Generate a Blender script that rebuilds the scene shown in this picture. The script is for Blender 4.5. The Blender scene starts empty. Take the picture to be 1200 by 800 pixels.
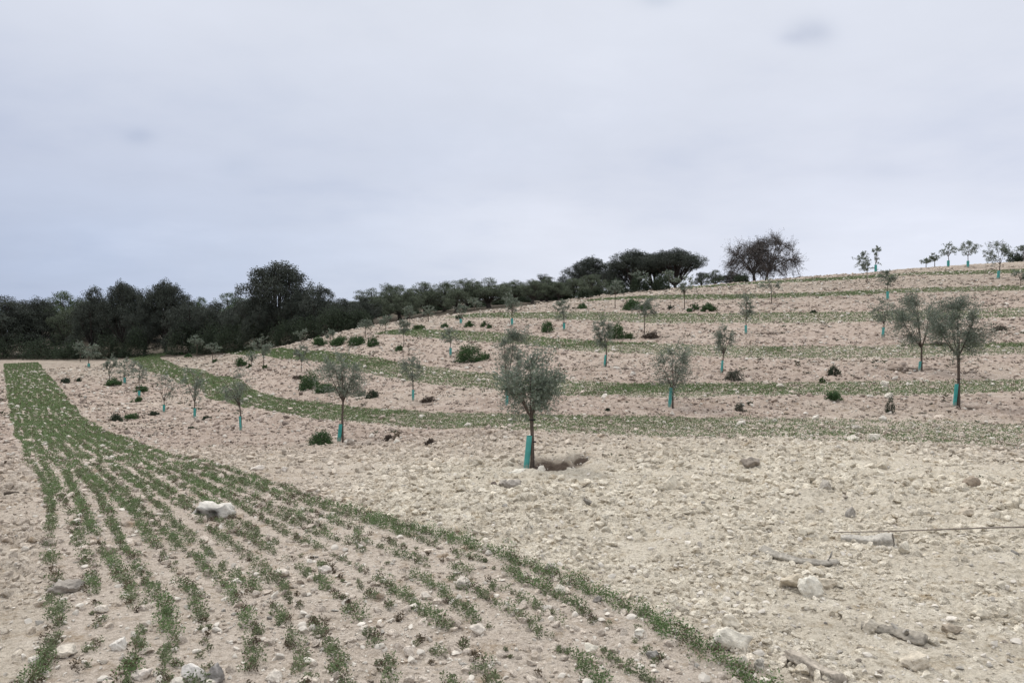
import bpy, math, random
import numpy as np
from mathutils import Vector
R = math.radians
rng = np.random.default_rng(7)
random.seed(7)
F, CX, HV, EYE = 900.0, 600.0, 395.0, 1.9        # focal length in photo px, centre column, horizon row, eye height (m)
scene = bpy.context.scene
COL = scene.collection

# ------------------------------------------------------------------ noise
def hsh(ix, iy, seed):
    a = (ix.astype(np.int64) * 374761393 + iy.astype(np.int64) * 668265263 + seed * 1442695041) & 0xFFFFFFFF
    a = ((a ^ (a >> 13)) * 1274126177) & 0xFFFFFFFF
    a = ((a ^ (a >> 16)) * 2246822519) & 0xFFFFFFFF
    a = a ^ (a >> 15)
    return (a & 0xFFFFFF).astype(np.float64) / 16777216.0
def vnoise(x, y, seed=0):
    ix, iy = np.floor(x), np.floor(y)
    fx, fy = x - ix, y - iy
    fx, fy = fx*fx*fx*(fx*(fx*6-15)+10), fy*fy*fy*(fy*(fy*6-15)+10)
    a, b = hsh(ix, iy, seed), hsh(ix+1, iy, seed)
    c, d = hsh(ix, iy+1, seed), hsh(ix+1, iy+1, seed)
    return (a*(1-fx)+b*fx)*(1-fy) + (c*(1-fx)+d*fx)*fy
def fbm(x, y, seed=0, octv=3):
    s, a, t = 0, 1.0, 0
    for o in range(octv):
        s = s + a*vnoise(x*2**o+o*17.3, y*2**o-o*9.1, seed+o); t += a; a *= .5
    return s/t
def clods(x, y, cell, seed, dens=.7):
    """rounded lumps: the highest dome of the 3x3 cells round a point (0..1)"""
    px, py = x/cell, y/cell
    ix, iy = np.floor(px), np.floor(py)
    best = np.zeros_like(px)
    for dx in (-1, 0, 1):
        for dy in (-1, 0, 1):
            cx, cy = ix+dx, iy+dy
            h1 = hsh(cx, cy, seed); h2 = hsh(cx, cy, seed+11); h3 = hsh(cx, cy, seed+23); h4 = hsh(cx, cy, seed+37)
            r = .32+.5*h3
            ca, sa = np.cos(h4*6.28), np.sin(h4*6.28)
            ex, ey = px-cx-h1, py-cy-h2
            e1, e2 = (ex*ca+ey*sa)/r, (-ex*sa+ey*ca)/(r*.68)
            d = e1*e1+e2*e2
            hh = np.where(h4*7.7 % 1 < dens, .45+.55*h3, 0)
            best = np.maximum(best, hh*np.sqrt(np.clip(1-d, 0, 1)))
    return best

# ------------------------------------------------------------------ lie of the land
PROFILE = {   # column of the photo: (row, depth in metres) of points on the bare ground
  1150: [(800,4.22),(700,5.6),(628,7.4),(550,11.2),(505,16),(455,24),(412,33),(370,46),(338,60),(322,69)],
  900:  [(800,4.2),(600,8.4),(550,11.2),(505,16),(450,25.5),(412,35),(392,42),(372,48),(355,56),(338,67)],
  620:  [(800,4.2),(650,6.8),(600,8.6),(550,12),(500,17.5),(475,22.5),(455,27),(430,34),(404,42),(392,47),(382,52),(375,57),(365,65)],
  400:  [(800,4.2),(650,6.8),(580,9.8),(540,13.7),(520,18.5),(480,27),(467,30),(440,38),(420,45),(405,52),(390,65)],
  230:  [(700,5.7),(600,8.6),(550,12.6),(525,17.5),(505,25),(492,30),(470,40),(448,54),(430,69),(415,84)],
  50:   [(780,4.4),(600,8.8),(550,12.5),(520,18),(500,25),(480,34),(460,47),(445,60),(430,79),(418,96)],
}
pts = []
for u, l in PROFILE.items():
    for v, Y in l: pts.append(((u-CX)/F*Y, Y, -(v-HV)/F*Y))
for u, v, Y in [(680,352.5,76),(720,345,78),(760,340.5,80),(800,337.5,80),(860,332.5,80),(900,329,81),(940,325,81),(1000,322,81),(1060,316,81),(1130,311,81),(1200,307,81),(1300,300,81)]:
    z = -(v-HV)/F*Y
    pts.append(((u-CX)/F*Y, Y, z)); pts.append(((u-CX)/F*105, 105, z+.55)); pts.append(((u-CX)/F*170, 170, z+.3))
for X, Y, z in [(-40,110,-.6),(-19,90,1.3),(-24,115,3.2),(-40,165,5),(0,105,4.9),(-12,110,4.7),(2,165,7),(-75,118,-.8),(-100,165,2.2),(-18,165,6.8),
                (-9,0,-1.9),(0,-6,-1.8),(9,0,-1.95),(25,5,-1.6),(-25,8,-2.2),(45,30,1.8),(70,60,6.5),(-55,30,-3.0),(-80,60,-3.0),(0,0,-1.88),(-6,2,-1.9),(6,2,-1.9)]:
    pts.append((X, Y, z))
P = np.array(pts); S = 30.0
def _k(d2): return .5*d2*np.log(d2+1e-12)
Q = P[:, :2]/S
d2 = ((Q[:, None]-Q[None])**2).sum(-1)
n = len(P)
A = np.zeros((n+3, n+3)); A[:n, :n] = _k(d2)+np.eye(n)*2e-3
A[:n, n] = 1; A[:n, n+1:] = Q; A[n, :n] = 1; A[n+1:, :n] = Q.T
W = np.linalg.solve(A, np.concatenate([P[:, 2], np.zeros(3)]))
def macro(x, y):
    x = np.asarray(x, float); y = np.asarray(y, float); shp = x.shape
    x = x.ravel(); y = y.ravel(); out = np.empty_like(x)
    r = np.hypot(x, y); k = np.minimum(1, 170/np.maximum(r, 1e-6))
    for i in range(0, len(x), 60000):
        s = slice(i, i+60000); qx, qy = x[s]*k[s]/S, y[s]*k[s]/S
        e = (qx[:, None]-Q[None, :, 0])**2+(qy[:, None]-Q[None, :, 1])**2
        out[s] = _k(e)@W[:n]+W[n]+W[n+1]*qx+W[n+2]*qy
    far = np.clip((r-170)/500, 0, 1); far = far*far*(3-2*far)
    back = np.clip(-(y+4)/12, 0, 1)
    out = out*(1-back)-1.8*back
    out = np.clip(out, -5, 11)
    out = out*(1-far)-6*far
    return (out+EYE).reshape(shp)
_t = np.concatenate([np.arange(2.5, 30, .05), np.arange(30, 170, .15)])
def at(u, v):
    """the point of the land that shows at a pixel of the photo"""
    z = macro((u-CX)/F*_t, _t)-EYE
    rz = -(v-HV)/F*_t
    hit = np.nonzero(z >= rz)[0]
    if len(hit) == 0:                         # just over the crest: the closest pass
        i = int(np.argmin((rz-z)[_t < 110])); Y = _t[i]
    elif hit[0] == 0: Y = _t[0]
    else:
        i = hit[0]; a, b = rz[i-1]-z[i-1], z[i]-rz[i]
        Y = _t[i-1]+(_t[i]-_t[i-1])*a/(a+b+1e-9)
    return (u-CX)/F*Y, Y

# ------------------------------------------------------------------ sown strips
STRIPS = [
 ([(45,425),(70,455),(100,492),(190,530),(340,572),(480,622),(640,655),(760,710),(850,752),(960,830)],
  [(4,425),(8,460),(12,490),(32,545),(52,610),(58,660),(48,720),(18,790)]),
 ([(148,418),(168,434),(200,443),(232,455),(247,469),(280,477),(322,483),(360,491),(440,498),(540,504),(620,508),(700,513),(800,515),(900,516),(1000,518),(1100,521),(1200,527),(1290,533)],
  [(184,419),(214,431),(240,435),(287,448),(307,463),(350,471),(440,480),(540,485),(620,488),(700,489),(800,490),(900,492),(1000,493),(1100,494),(1200,497),(1290,500)]),
 ([(258,412.5),(300,416),(340,422),(400,430),(440,440),(490,450),(540,454),(600,460),(660,466),(720,467),(800,467),(900,466),(1000,465),(1100,463),(1200,461),(1290,459)],
  [(260,409),(300,406),(340,410),(390,414),(440,420),(490,430),(540,434),(600,440),(660,447),(720,450),(800,451),(900,449),(1000,448),(1100,446),(1200,445),(1290,444)]),
 ([(438,392.5),(500,397),(560,401),(600,404),(640,408),(680,412),(720,415),(800,418),(860,420),(900,423),(1020,421),(1100,419),(1200,415),(1290,411)],
  [(440,389),(500,387),(560,389),(600,391),(640,397),(680,400),(720,402),(800,403),(860,405),(900,407),(1020,406),(1100,404),(1200,402),(1290,399)]),
 ([(520,373.5),(560,373),(620,374),(680,376),(760,380),(820,380),(900,380),(980,379),(1060,377),(1140,374),(1200,372),(1290,368)],
  [(520,371),(560,368),(620,367),(680,366),(760,368),(820,369),(900,367),(980,366),(1060,365),(1140,363),(1200,361),(1290,358)]),
 ([(680,354),(740,351),(800,352),(860,352),(940,349),(1000,347),(1060,343),(1140,342),(1200,341),(1290,338)],
  [(680,352.8),(740,348),(800,346),(860,346),(940,344.5),(1000,342),(1060,338),(1140,336),(1200,335),(1290,332)]),
 ([(800,339),(860,335),(920,332),(980,329.5),(1060,323.5),(1140,322),(1200,320),(1290,316)],
  [(800,337.9),(860,332.8),(920,328.8),(980,326),(1060,319.8),(1140,318),(1200,316),(1290,312)]),
]
def resample(p, step):
    p = np.array(p, float)
    d = np.r_[0, np.cumsum(np.hypot(*np.diff(p, axis=0).T))]
    s = np.arange(0, d[-1], step)
    return np.stack([np.interp(s, d, p[:, 0]), np.interp(s, d, p[:, 1])], 1)
def smooth(a, k):
    if len(a) < 2*k+3: return a
    w = np.hanning(2*k+3)[1:-1]; w /= w.sum()
    pad = np.concatenate([2*a[0]-a[1:k+1][::-1], a, 2*a[-1]-a[-k-1:-1][::-1]])
    if a.ndim == 1: return np.convolve(pad, w, 'valid')
    return np.stack([np.convolve(pad[:, j], w, 'valid') for j in range(a.shape[1])], 1)
strips = []
for lo, up in STRIPS:
    e1 = smooth(resample([at(*q) for q in lo], .25), 14)
    e0 = smooth(resample([at(*q) for q in up], .25), 14)
    t = np.gradient(e1, axis=0); t /= np.hypot(t[:, 0], t[:, 1])[:, None]+1e-9
    mid = e0[((e1[len(e1)//2]-e0)**2).sum(1).argmin()]
    nrm = np.stack([-t[:, 1], t[:, 0]], 1)
    if ((mid-e1[len(e1)//2])*nrm[len(e1)//2]).sum() < 0: nrm = -nrm
    w = np.sqrt(((e1[:, None]-e0[None])**2).sum(-1).min(1))
    w = smooth(np.clip(w, .8, 4.6), 20)
    strips.append((e1, nrm, w))
GX0, GY0, GC = -75.0, 0.0, .08
GW, GH = int(150/GC), int(100/GC)
MASK = np.zeros((GH, GW), np.float32)
for e1, nrm, w in strips:
    s = np.arange(0, len(e1)-1.001, .2); i = s.astype(int); f = (s-i)[:, None]
    p = e1[i]*(1-f)+e1[i+1]*f; nn = nrm[i]; ww = w[i]
    a = np.linspace(-.25, 1.25, 110)
    d = a[None]*ww[:, None]
    X = p[:, :1]+nn[:, :1]*d; Yg = p[:, 1:]+nn[:, 1:]*d
    edge = np.minimum(d+.12, ww[:, None]+.12-d)
    m = np.clip(edge/.3, 0, 1)
    gi = ((Yg-GY0)/GC).astype(int).ravel(); gj = ((X-GX0)/GC).astype(int).ravel()
    ok = (gi >= 0) & (gi < GH) & (gj >= 0) & (gj < GW)
    np.maximum.at(MASK, (gi[ok], gj[ok]), m.ravel()[ok])
def strip_mask(x, y):
    fx = np.clip((x-GX0)/GC-.5, 0, GW-2); fy = np.clip((y-GY0)/GC-.5, 0, GH-2)
    i, j = fy.astype(int), fx.astype(int); a, b = fx-j, fy-i
    return (MASK[i, j]*(1-a)+MASK[i, j+1]*a)*(1-b)+(MASK[i+1, j]*(1-a)+MASK[i+1, j+1]*a)*b

# freshly dug hollows round some of the young trees, their shade painted into dark soil: (u, v, half width m, half depth m, depth m)
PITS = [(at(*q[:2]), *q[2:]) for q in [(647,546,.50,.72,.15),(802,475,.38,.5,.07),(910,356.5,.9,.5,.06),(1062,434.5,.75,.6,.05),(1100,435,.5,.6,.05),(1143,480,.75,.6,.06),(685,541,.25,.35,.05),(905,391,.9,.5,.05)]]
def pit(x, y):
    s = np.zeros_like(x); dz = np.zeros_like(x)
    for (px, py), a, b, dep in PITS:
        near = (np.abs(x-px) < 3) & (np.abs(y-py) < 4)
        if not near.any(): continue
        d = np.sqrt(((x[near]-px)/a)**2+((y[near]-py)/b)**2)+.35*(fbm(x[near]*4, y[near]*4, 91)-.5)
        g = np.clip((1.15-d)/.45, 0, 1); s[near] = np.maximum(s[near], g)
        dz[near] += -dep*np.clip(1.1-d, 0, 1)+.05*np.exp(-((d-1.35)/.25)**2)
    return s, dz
def micro(x, y):
    r = np.hypot(x, y)
    m = strip_mask(x, y)
    rough = (1-.62*m)
    big = fbm(x*.9, y*.9, 5, 3)-.5
    patch = np.clip(fbm(x*.45, y*.45, 33, 2)*2.6-.7, .15, 1.15)
    c0 = clods(x, y, .55, 301, .5)
    c1 = clods(x, y, .21, 101, .75)
    c2 = clods(x+3.3, y-1.7, .095, 201, .8)
    fine = fbm(x*19, y*19, 61, 3)-.5
    near = np.clip((15-r)/8, 0, 1)
    h = .055*big*(1-.4*m)+rough*(.034*c0*patch*(2.1-1.0*near)+.042*c1*patch+.026*c2*(.45+.55*patch)+.016*fine)
    # faint ridges left by the cultivator, roughly along the slope lines
    h += .012*np.sin((y*.86+x*.35)*7.5+3*fbm(x*.3, y*.3, 77, 2)*3)*(1-m)*np.clip((r-10)/6, 0, 1)
    return h
def ground(x, y):
    x = np.atleast_1d(np.asarray(x, float)); y = np.atleast_1d(np.asarray(y, float))
    return macro(x, y)+micro(x, y)+pit(x, y)[1]

# ------------------------------------------------------------------ mesh helpers
def mesh_np(name, V, Fq, col=None, mats=(), mi=None, smooth_=False, attrs=None):
    """V (n,3); Fq list of int arrays (m,k)"""
    me = bpy.data.meshes.new(name)
    V = np.asarray(V, np.float32)
    me.vertices.add(len(V)); me.vertices.foreach_set('co', V.ravel())
    Fq = [np.asarray(f, np.int32) for f in Fq if len(f)]
    loops = np.concatenate([f.ravel() for f in Fq])
    tot = np.concatenate([np.full(len(f), f.shape[1], np.int32) for f in Fq])
    me.loops.add(len(loops)); me.loops.foreach_set('vertex_index', loops)
    me.polygons.add(len(tot)); me.polygons.foreach_set('loop_start', np.r_[0, np.cumsum(tot)[:-1]].astype(np.int32))
    try: me.polygons.foreach_set('loop_total', tot)
    except Exception: pass
    if mi is not None: me.polygons.foreach_set('material_index', np.asarray(mi, np.int32))
    me.polygons.foreach_set('use_smooth', np.full(len(tot), bool(smooth_)))
    if col is not None:
        c = np.ones((len(V), 4), np.float32); c[:, :3] = col
        a = me.attributes.new('tint', 'FLOAT_COLOR', 'POINT'); a.data.foreach_set('color', c.ravel())
    for k, val in (attrs or {}).items():
        a = me.attributes.new(k, 'FLOAT', 'POINT'); a.data.foreach_set('value', np.asarray(val, np.float32))
    for m in mats: me.materials.append(m)
    me.update(); me.validate()
    return me
class MB:
    def __init__(s): s.v = []; s.f = []; s.c = []; s.m = []; s.n = 0
    def add(s, V, Fa, col=(1, 1, 1), mi=0):
        V = np.asarray(V, float); Fa = np.asarray(Fa, int)
        s.v.append(V); s.f.append(Fa+s.n); s.m.append(np.full(len(Fa), mi))
        c = np.empty((len(V), 3)); c[:] = col; s.c.append(c); s.n += len(V)
    def tube(s, p, r, sides=6, col=(1, 1, 1), mi=0, cap=True):
        p = np.asarray(p, float); r = np.broadcast_to(np.asarray(r, float), (len(p),))
        t = np.gradient(p, axis=0); t /= np.linalg.norm(t, axis=1)[:, None]+1e-9
        ref = np.where(np.abs(t[:, 2:3]) > .9, np.array([[1., 0, 0]]), np.array([[0, 0, 1.]]))
        a = np.cross(t, ref); a /= np.linalg.norm(a, axis=1)[:, None]+1e-9; b = np.cross(t, a)
        an = np.linspace(0, 2*np.pi, sides, endpoint=False)
        V = p[:, None]+r[:, None, None]*(np.cos(an)[None, :, None]*a[:, None]+np.sin(an)[None, :, None]*b[:, None])
        i = np.arange(len(p)-1)[:, None]*sides; k = np.arange(sides)[None]; k2 = (k+1) % sides
        Fa = np.stack([i+k, i+k2, i+sides+k2, i+sides+k], -1).reshape(-1, 4)
        s.add(V.reshape(-1, 3), Fa, col, mi)
        if cap:
            base = s.n-len(p)*sides
            for off in (0, (len(p)-1)*sides):
                ctr = p[0] if off == 0 else p[-1]
                ring = s.v[-1][off:off+sides] if len(s.v[-1]) == len(p)*sides else V.reshape(-1, 3)[off:off+sides]
                vv = np.vstack([ring, ctr]); ff = [(j, (j+1) % sides, sides) for j in range(sides)]
                s.add(vv, np.array([(q[0], q[1], q[2], q[2]) for q in ff])[:, :3], col, mi)
    def leaves(s, p, d, L, Wd, col, mi=0):
        """lance-shaped leaf faces centred at p along d"""
        p = np.asarray(p, float); k = len(p)
        d = d/(np.linalg.norm(d, axis=1)[:, None]+1e-9)
        q = rng.normal(size=(k, 3)); sd = np.cross(d, q); sd /= np.linalg.norm(sd, axis=1)[:, None]+1e-9
        L = np.broadcast_to(L, (k,))[:, None]; Wd = np.broadcast_to(Wd, (k,))[:, None]
        V = np.stack([p-d*L/2, p+sd*Wd/2-d*L*.05, p+d*L/2, p-sd*Wd/2-d*L*.05], 1).reshape(-1, 3)
        Fa = np.arange(4*k).reshape(k, 4)
        c = np.empty((k, 3)); c[:] = col
        s.add(V, Fa, np.repeat(c, 4, 0), mi)
    def mesh(s, name, mats, smooth_=False):
        V = np.concatenate(s.v); C = np.concatenate(s.c)
        q = [f for f in s.f]; ks = sorted({f.shape[1] for f in q}); out = []; mi = []
        for k in ks:
            out.append(np.concatenate([f for f in q if f.shape[1] == k])); mi.append(np.concatenate([m for f, m in zip(q, s.m) if f.shape[1] == k]))
        return mesh_np(name, V, out, C, mats, np.concatenate(mi), smooth_)
def link(name, me, parent=None):
    o = bpy.data.objects.new(name, me); COL.objects.link(o)
    if parent is not None: o.parent = parent
    return o
def tag(o, label=None, cat=None, group=None, kind=None):
    if label: o['label'] = label
    if cat: o['category'] = cat
    if group: o['group'] = group
    if kind: o['kind'] = kind
    return o
def thing(name, label, cat, loc, group=None, rz=0, scale=(1, 1, 1)):
    o = bpy.data.objects.new(name, None); COL.objects.link(o)
    o.empty_display_size = .2; o.location = loc; o.rotation_euler = (0, 0, rz); o.scale = scale
    return tag(o, label, cat, group)

# ------------------------------------------------------------------ materials
def material(name, rough=.9):
    m = bpy.data.materials.new(name); m.use_nodes = True
    nt = m.node_tree; b = nt.nodes['Principled BSDF']; b.inputs['Roughness'].default_value = rough
    b.inputs['Specular IOR Level'].default_value = .25
    return m, nt, b
def N(nt, kind, **kw):
    nd = nt.nodes.new(kind)
    for k, v in kw.items():
        if k in nd.inputs: nd.inputs[k].default_value = v
        else: setattr(nd, k, v)
    return nd
def ramp(nt, fac, stops):
    r = nt.nodes.new('ShaderNodeValToRGB'); e = r.color_ramp.elements
    while len(e) < len(stops): e.new(.5)
    for el, (p, c) in zip(e, stops): el.position = p; el.color = (*c, 1)
    nt.links.new(fac, r.inputs[0]); return r.outputs[0]
def mixc(nt, fac, a, b, mode='MIX'):
    m = nt.nodes.new('ShaderNodeMix'); m.data_type = 'RGBA'; m.blend_type = mode
    if isinstance(fac, (int, float)): m.inputs[0].default_value = fac
    else: nt.links.new(fac, m.inputs[0])
    for s, x in ((6, a), (7, b)):
        if isinstance(x, tuple): m.inputs[s].default_value = (*x, 1)
        else: nt.links.new(x, m.inputs[s])
    return m.outputs[2]
def math_(nt, op, a, b=0.0, clamp=False):
    m = nt.nodes.new('ShaderNodeMath'); m.operation = op; m.use_clamp = clamp
    for s, x in ((0, a), (1, b)):
        if isinstance(x, (int, float)): m.inputs[s].default_value = x
        else: nt.links.new(x, m.inputs[s])
    return m.outputs[0]
def noise(nt, vec, scale, detail=3, rough=.6):
    t = N(nt, 'ShaderNodeTexNoise', Scale=scale, Detail=detail, Roughness=rough)
    nt.links.new(vec, t.inputs['Vector']); return t.outputs['Fac']
def tinted(name, rough=.8, amount=.5, scale=30, sat=None, bump=0, translucent=0):
    """colour comes from the mesh's own tint, broken up by noise"""
    m, nt, b = material(name, rough)
    a = N(nt, 'ShaderNodeAttribute', attribute_name='tint')
    g = nt.nodes.new('ShaderNodeNewGeometry')
    tc = nt.nodes.new('ShaderNodeTexCoord')
    nz = noise(nt, tc.outputs['Object'], scale, 4)
    k = ramp(nt, nz, [(.25, (1-amount,)*3), (.75, (1+amount*.6,)*3)])
    c = mixc(nt, 1.0, a.outputs['Color'], k, 'MULTIPLY')
    nt.links.new(c, b.inputs['Base Color'])
    if bump:
        bp = N(nt, 'ShaderNodeBump', Strength=.8, Distance=bump); nt.links.new(nz, bp.inputs['Height']); nt.links.new(bp.outputs[0], b.inputs['Normal'])
    if translucent:
        tr = nt.nodes.new('ShaderNodeBsdfTranslucent'); nt.links.new(c, tr.inputs[0])
        mx = nt.nodes.new('ShaderNodeMixShader'); mx.inputs[0].default_value = translucent
        nt.links.new(b.outputs[0], mx.inputs[1]); nt.links.new(tr.outputs[0], mx.inputs[2])
        nt.links.new(mx.outputs[0], nt.nodes['Material Output'].inputs[0])
    return m
M_LEAF = tinted('leaf', .55, .25, 6, translucent=.25)
M_OAK = tinted('oak_leaf', .7, .3, 1.2, translucent=.12)
M_CROP = tinted('crop_leaf', .7, .3, 3, translucent=.25)
M_BARK = tinted('bark', .95, .45, 26, bump=.01)
M_WOOD = tinted('dead_wood', .95, .5, 38, bump=.008)
M_ROCK = tinted('limestone', .97, .30, 22, bump=.03)
M_PEB = tinted('pebble', .97, .3, 16, bump=.012)
# soil
M_SOIL, nt, b = material('soil', 1.0)
b.inputs['Specular IOR Level'].default_value = .1
g = nt.nodes.new('ShaderNodeNewGeometry'); pos = g.outputs['Position']
tone = N(nt, 'ShaderNodeAttribute', attribute_name='tone').outputs['Fac']
dug_soil_shade = N(nt, 'ShaderNodeAttribute', attribute_name='dug_soil_shade').outputs['Fac']
sown = N(nt, 'ShaderNodeAttribute', attribute_name='sown').outputs['Fac']
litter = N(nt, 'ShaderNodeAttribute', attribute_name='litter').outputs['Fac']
chalk = ramp(nt, noise(nt, pos, 2.3, 6, .65), [(.3, (.54,.487,.40)), (.52, (.67,.612,.512)), (.75, (.75,.70,.605))])
pink = ramp(nt, noise(nt, pos, 1.4, 6, .65), [(.28, (.335,.268,.225)), (.5, (.455,.375,.322)), (.72, (.58,.505,.447))])
c = mixc(nt, tone, chalk, pink)
seed = ramp(nt, noise(nt, pos, 3.1, 5, .6), [(.3, (.51,.435,.375)), (.7, (.64,.565,.495))])
c = mixc(nt, math_(nt, 'MULTIPLY', sown, .75), c, seed)
speck = ramp(nt, noise(nt, pos, 24, 3, .7), [(.32, (.68,.66,.63)), (.5, (1,1,1)), (.72, (1.14,1.15,1.16))])
c = mixc(nt, 1.0, c, speck, 'MULTIPLY')
speck2 = ramp(nt, noise(nt, pos, 95, 2, .6), [(.3, (.78,.77,.75)), (.7, (1.1,1.1,1.1))])
c = mixc(nt, 1.0, c, speck2, 'MULTIPLY')
stain = ramp(nt, noise(nt, pos, 4.2, 7, .72), [(.31, (.62,.55,.455)), (.46, (1,1,1)), (1, (1.04,1.04,1.04))])
c = mixc(nt, 1.0, c, stain, 'MULTIPLY')
tn = N(nt, 'ShaderNodeAttribute', attribute_name='tint').outputs['Color']
c = mixc(nt, 1.0, c, tn, 'MULTIPLY')
c = mixc(nt, dug_soil_shade, c, ramp(nt, noise(nt, pos, 11, 4), [(.3, (.052,.038,.028)), (.7, (.10,.076,.058))]))  # dark dug soil, with the shade inside the hollows painted into its colour
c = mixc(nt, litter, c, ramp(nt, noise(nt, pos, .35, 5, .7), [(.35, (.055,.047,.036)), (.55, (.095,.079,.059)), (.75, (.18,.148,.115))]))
nt.links.new(c, b.inputs['Base Color'])
bh = math_(nt, 'ADD', math_(nt, 'MULTIPLY', noise(nt, pos, 38, 5, .7), 1.0), math_(nt, 'MULTIPLY', noise(nt, pos, 9, 4, .6), 1.6))
bp = N(nt, 'ShaderNodeBump', Strength=1.0, Distance=.035); nt.links.new(bh, bp.inputs['Height']); nt.links.new(bp.outputs[0], b.inputs['Normal'])
# tree guard
M_GUARD, nt, b = material('guard_plastic', .5)
tc = nt.nodes.new('ShaderNodeTexCoord')
oi = nt.nodes.new('ShaderNodeObjectInfo')
gc = ramp(nt, noise(nt, tc.outputs['Object'], 9, 3), [(.3, (.03,.235,.21)), (.7, (.07,.37,.33))])
gc = mixc(nt, math_(nt, 'MULTIPLY', oi.outputs['Random'], .45), gc, (.15,.33,.31))
sz = nt.nodes.new('ShaderNodeSeparateXYZ'); nt.links.new(tc.outputs['Object'], sz.inputs[0])
mud = math_(nt, 'SUBTRACT', math_(nt, 'MULTIPLY', noise(nt, tc.outputs['Object'], 14, 4), .34), sz.outputs[2], True)
gc = mixc(nt, math_(nt, 'MULTIPLY', mud, 7.0, True), gc, (.36,.30,.24))
nt.links.new(gc, b.inputs['Base Color'])
M_TIE, nt, b = material('black_tie', .6); b.inputs['Base Color'].default_value = (.012, .012, .013, 1)

# ------------------------------------------------------------------ the ground sheet
th = np.concatenate([np.linspace(-180, -49, 46)[:-1], np.linspace(-49, 49, 1470), np.linspace(49, 180, 46)[1:-1]])
th = np.radians(th)
rr = np.concatenate([[.4, .8, 1.2, 1.6, 2.0, 2.4], 2.8*np.exp(np.arange(0, math.log(112/2.8), .0042)), 112*np.exp(np.linspace(.02, math.log(4000/112), 60))])
TT, RR = np.meshgrid(th, rr)
gx, gy = (np.sin(TT)*RR).ravel(), (np.cos(TT)*RR).ravel()
gz = macro(gx, gy)
nearm = (np.abs(TT).ravel() < .85) & (RR.ravel() < 115)
dm = np.zeros_like(gx); st = np.zeros_like(gx)
gz[nearm] += micro(gx[nearm], gy[nearm])
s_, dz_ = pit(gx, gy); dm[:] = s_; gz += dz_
st = strip_mask(gx, gy)
def tone_at(x, y):
    """reddish tilled soil beyond the second strip and on the left, chalky soil in front on the right"""
    base = np.clip((np.hypot(x*.55-1, y)-11.5)/7.5, 0, 1)
    base = np.maximum(base, .55*np.clip((-x-1.5+.1*y)/3, 0, 1))
    return np.clip(base+.5*(fbm(x*.22, y*.22, 21, 3)-.5), 0, 1)*(1-.25*np.clip((y-52)/20, 0, 1))
tone_ = tone_at(gx, gy)
# woodland floor under the far trees (left and middle background)
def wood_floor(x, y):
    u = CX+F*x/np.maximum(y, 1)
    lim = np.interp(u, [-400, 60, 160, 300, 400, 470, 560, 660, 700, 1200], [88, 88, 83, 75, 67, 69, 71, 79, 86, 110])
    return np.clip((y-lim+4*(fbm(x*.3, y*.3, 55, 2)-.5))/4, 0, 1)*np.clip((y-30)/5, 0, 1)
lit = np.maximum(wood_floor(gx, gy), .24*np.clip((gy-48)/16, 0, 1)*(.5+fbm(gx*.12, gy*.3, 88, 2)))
nr, ntn = len(rr), len(th)
i = np.arange(nr-1)[:, None]*ntn; k = np.arange(ntn)[None]; k2 = (k+1) % ntn
quads = np.stack([i+k, i+k2, i+ntn+k2, i+ntn+k], -1).reshape(-1, 4)[:, ::-1]
gx2 = np.r_[gx, 0]; gy2 = np.r_[gy, 0]; gz2 = np.r_[gz, gz[:ntn].mean()]
tri = np.stack([np.full(ntn, len(gx)), np.arange(ntn), (np.arange(ntn)+1) % ntn], 1)[:, ::-1]
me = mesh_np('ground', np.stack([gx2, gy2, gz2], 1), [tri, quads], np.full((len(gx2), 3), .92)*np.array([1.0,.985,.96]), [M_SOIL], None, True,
             {'tone': np.r_[tone_, 0], 'dug_soil_shade': np.r_[dm, 0], 'sown': np.r_[st, 0], 'litter': np.r_[lit, 0]})
tag(link('ground', me), kind='structure')

# ------------------------------------------------------------------ stones and clods
def ico(sub):
    import bmesh
    bm = bmesh.new(); bmesh.ops.create_icosphere(bm, subdivisions=sub, radius=1)
    bm.verts.ensure_lookup_table()
    V = np.array([v.co[:] for v in bm.verts]); Fa = np.array([[v.index for v in f.verts] for f in bm.faces]); bm.free(); return V, Fa
def rocky(V, seed, cuts=13, lump=.3):
    r = np.random.default_rng(seed); V = V.copy()
    ph = r.normal(size=(4, 3)); 
    V *= (1+lump*sum(np.sin(V@(ph[q]*1.6)+q) for q in range(4))/3)[:, None]
    for _ in range(cuts):                      # flat broken faces
        nn = r.normal(size=3); nn /= np.linalg.norm(nn); d = r.uniform(.42, .8)
        over = V@nn-d; V -= np.clip(over, 0, None)[:, None]*nn*.9
    return V
V1, F1 = ico(2); V0, F0 = ico(1)
near_shapes = [rocky(V1, 40+q) for q in range(10)]; far_shapes = [rocky(V0, 80+q, 3) for q in range(8)]
def rotm(k):
    a = rng.uniform(0, 6.283, k); t = rng.normal(0, .35, k); t2 = rng.normal(0, .35, k)
    ca, sa, ct, st_, c2, s2 = np.cos(a), np.sin(a), np.cos(t), np.sin(t), np.cos(t2), np.sin(t2)
    z, o = np.zeros(k), np.ones(k)
    Rz = np.stack([ca, -sa, z, sa, ca, z, z, z, o], -1).reshape(k, 3, 3)
    Rx = np.stack([o, z, z, z, ct, -st_, z, st_, ct], -1).reshape(k, 3, 3)
    Ry = np.stack([c2, z, s2, z, o, z, -s2, z, c2], -1).reshape(k, 3, 3)
    return Rz@Rx@Ry
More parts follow.
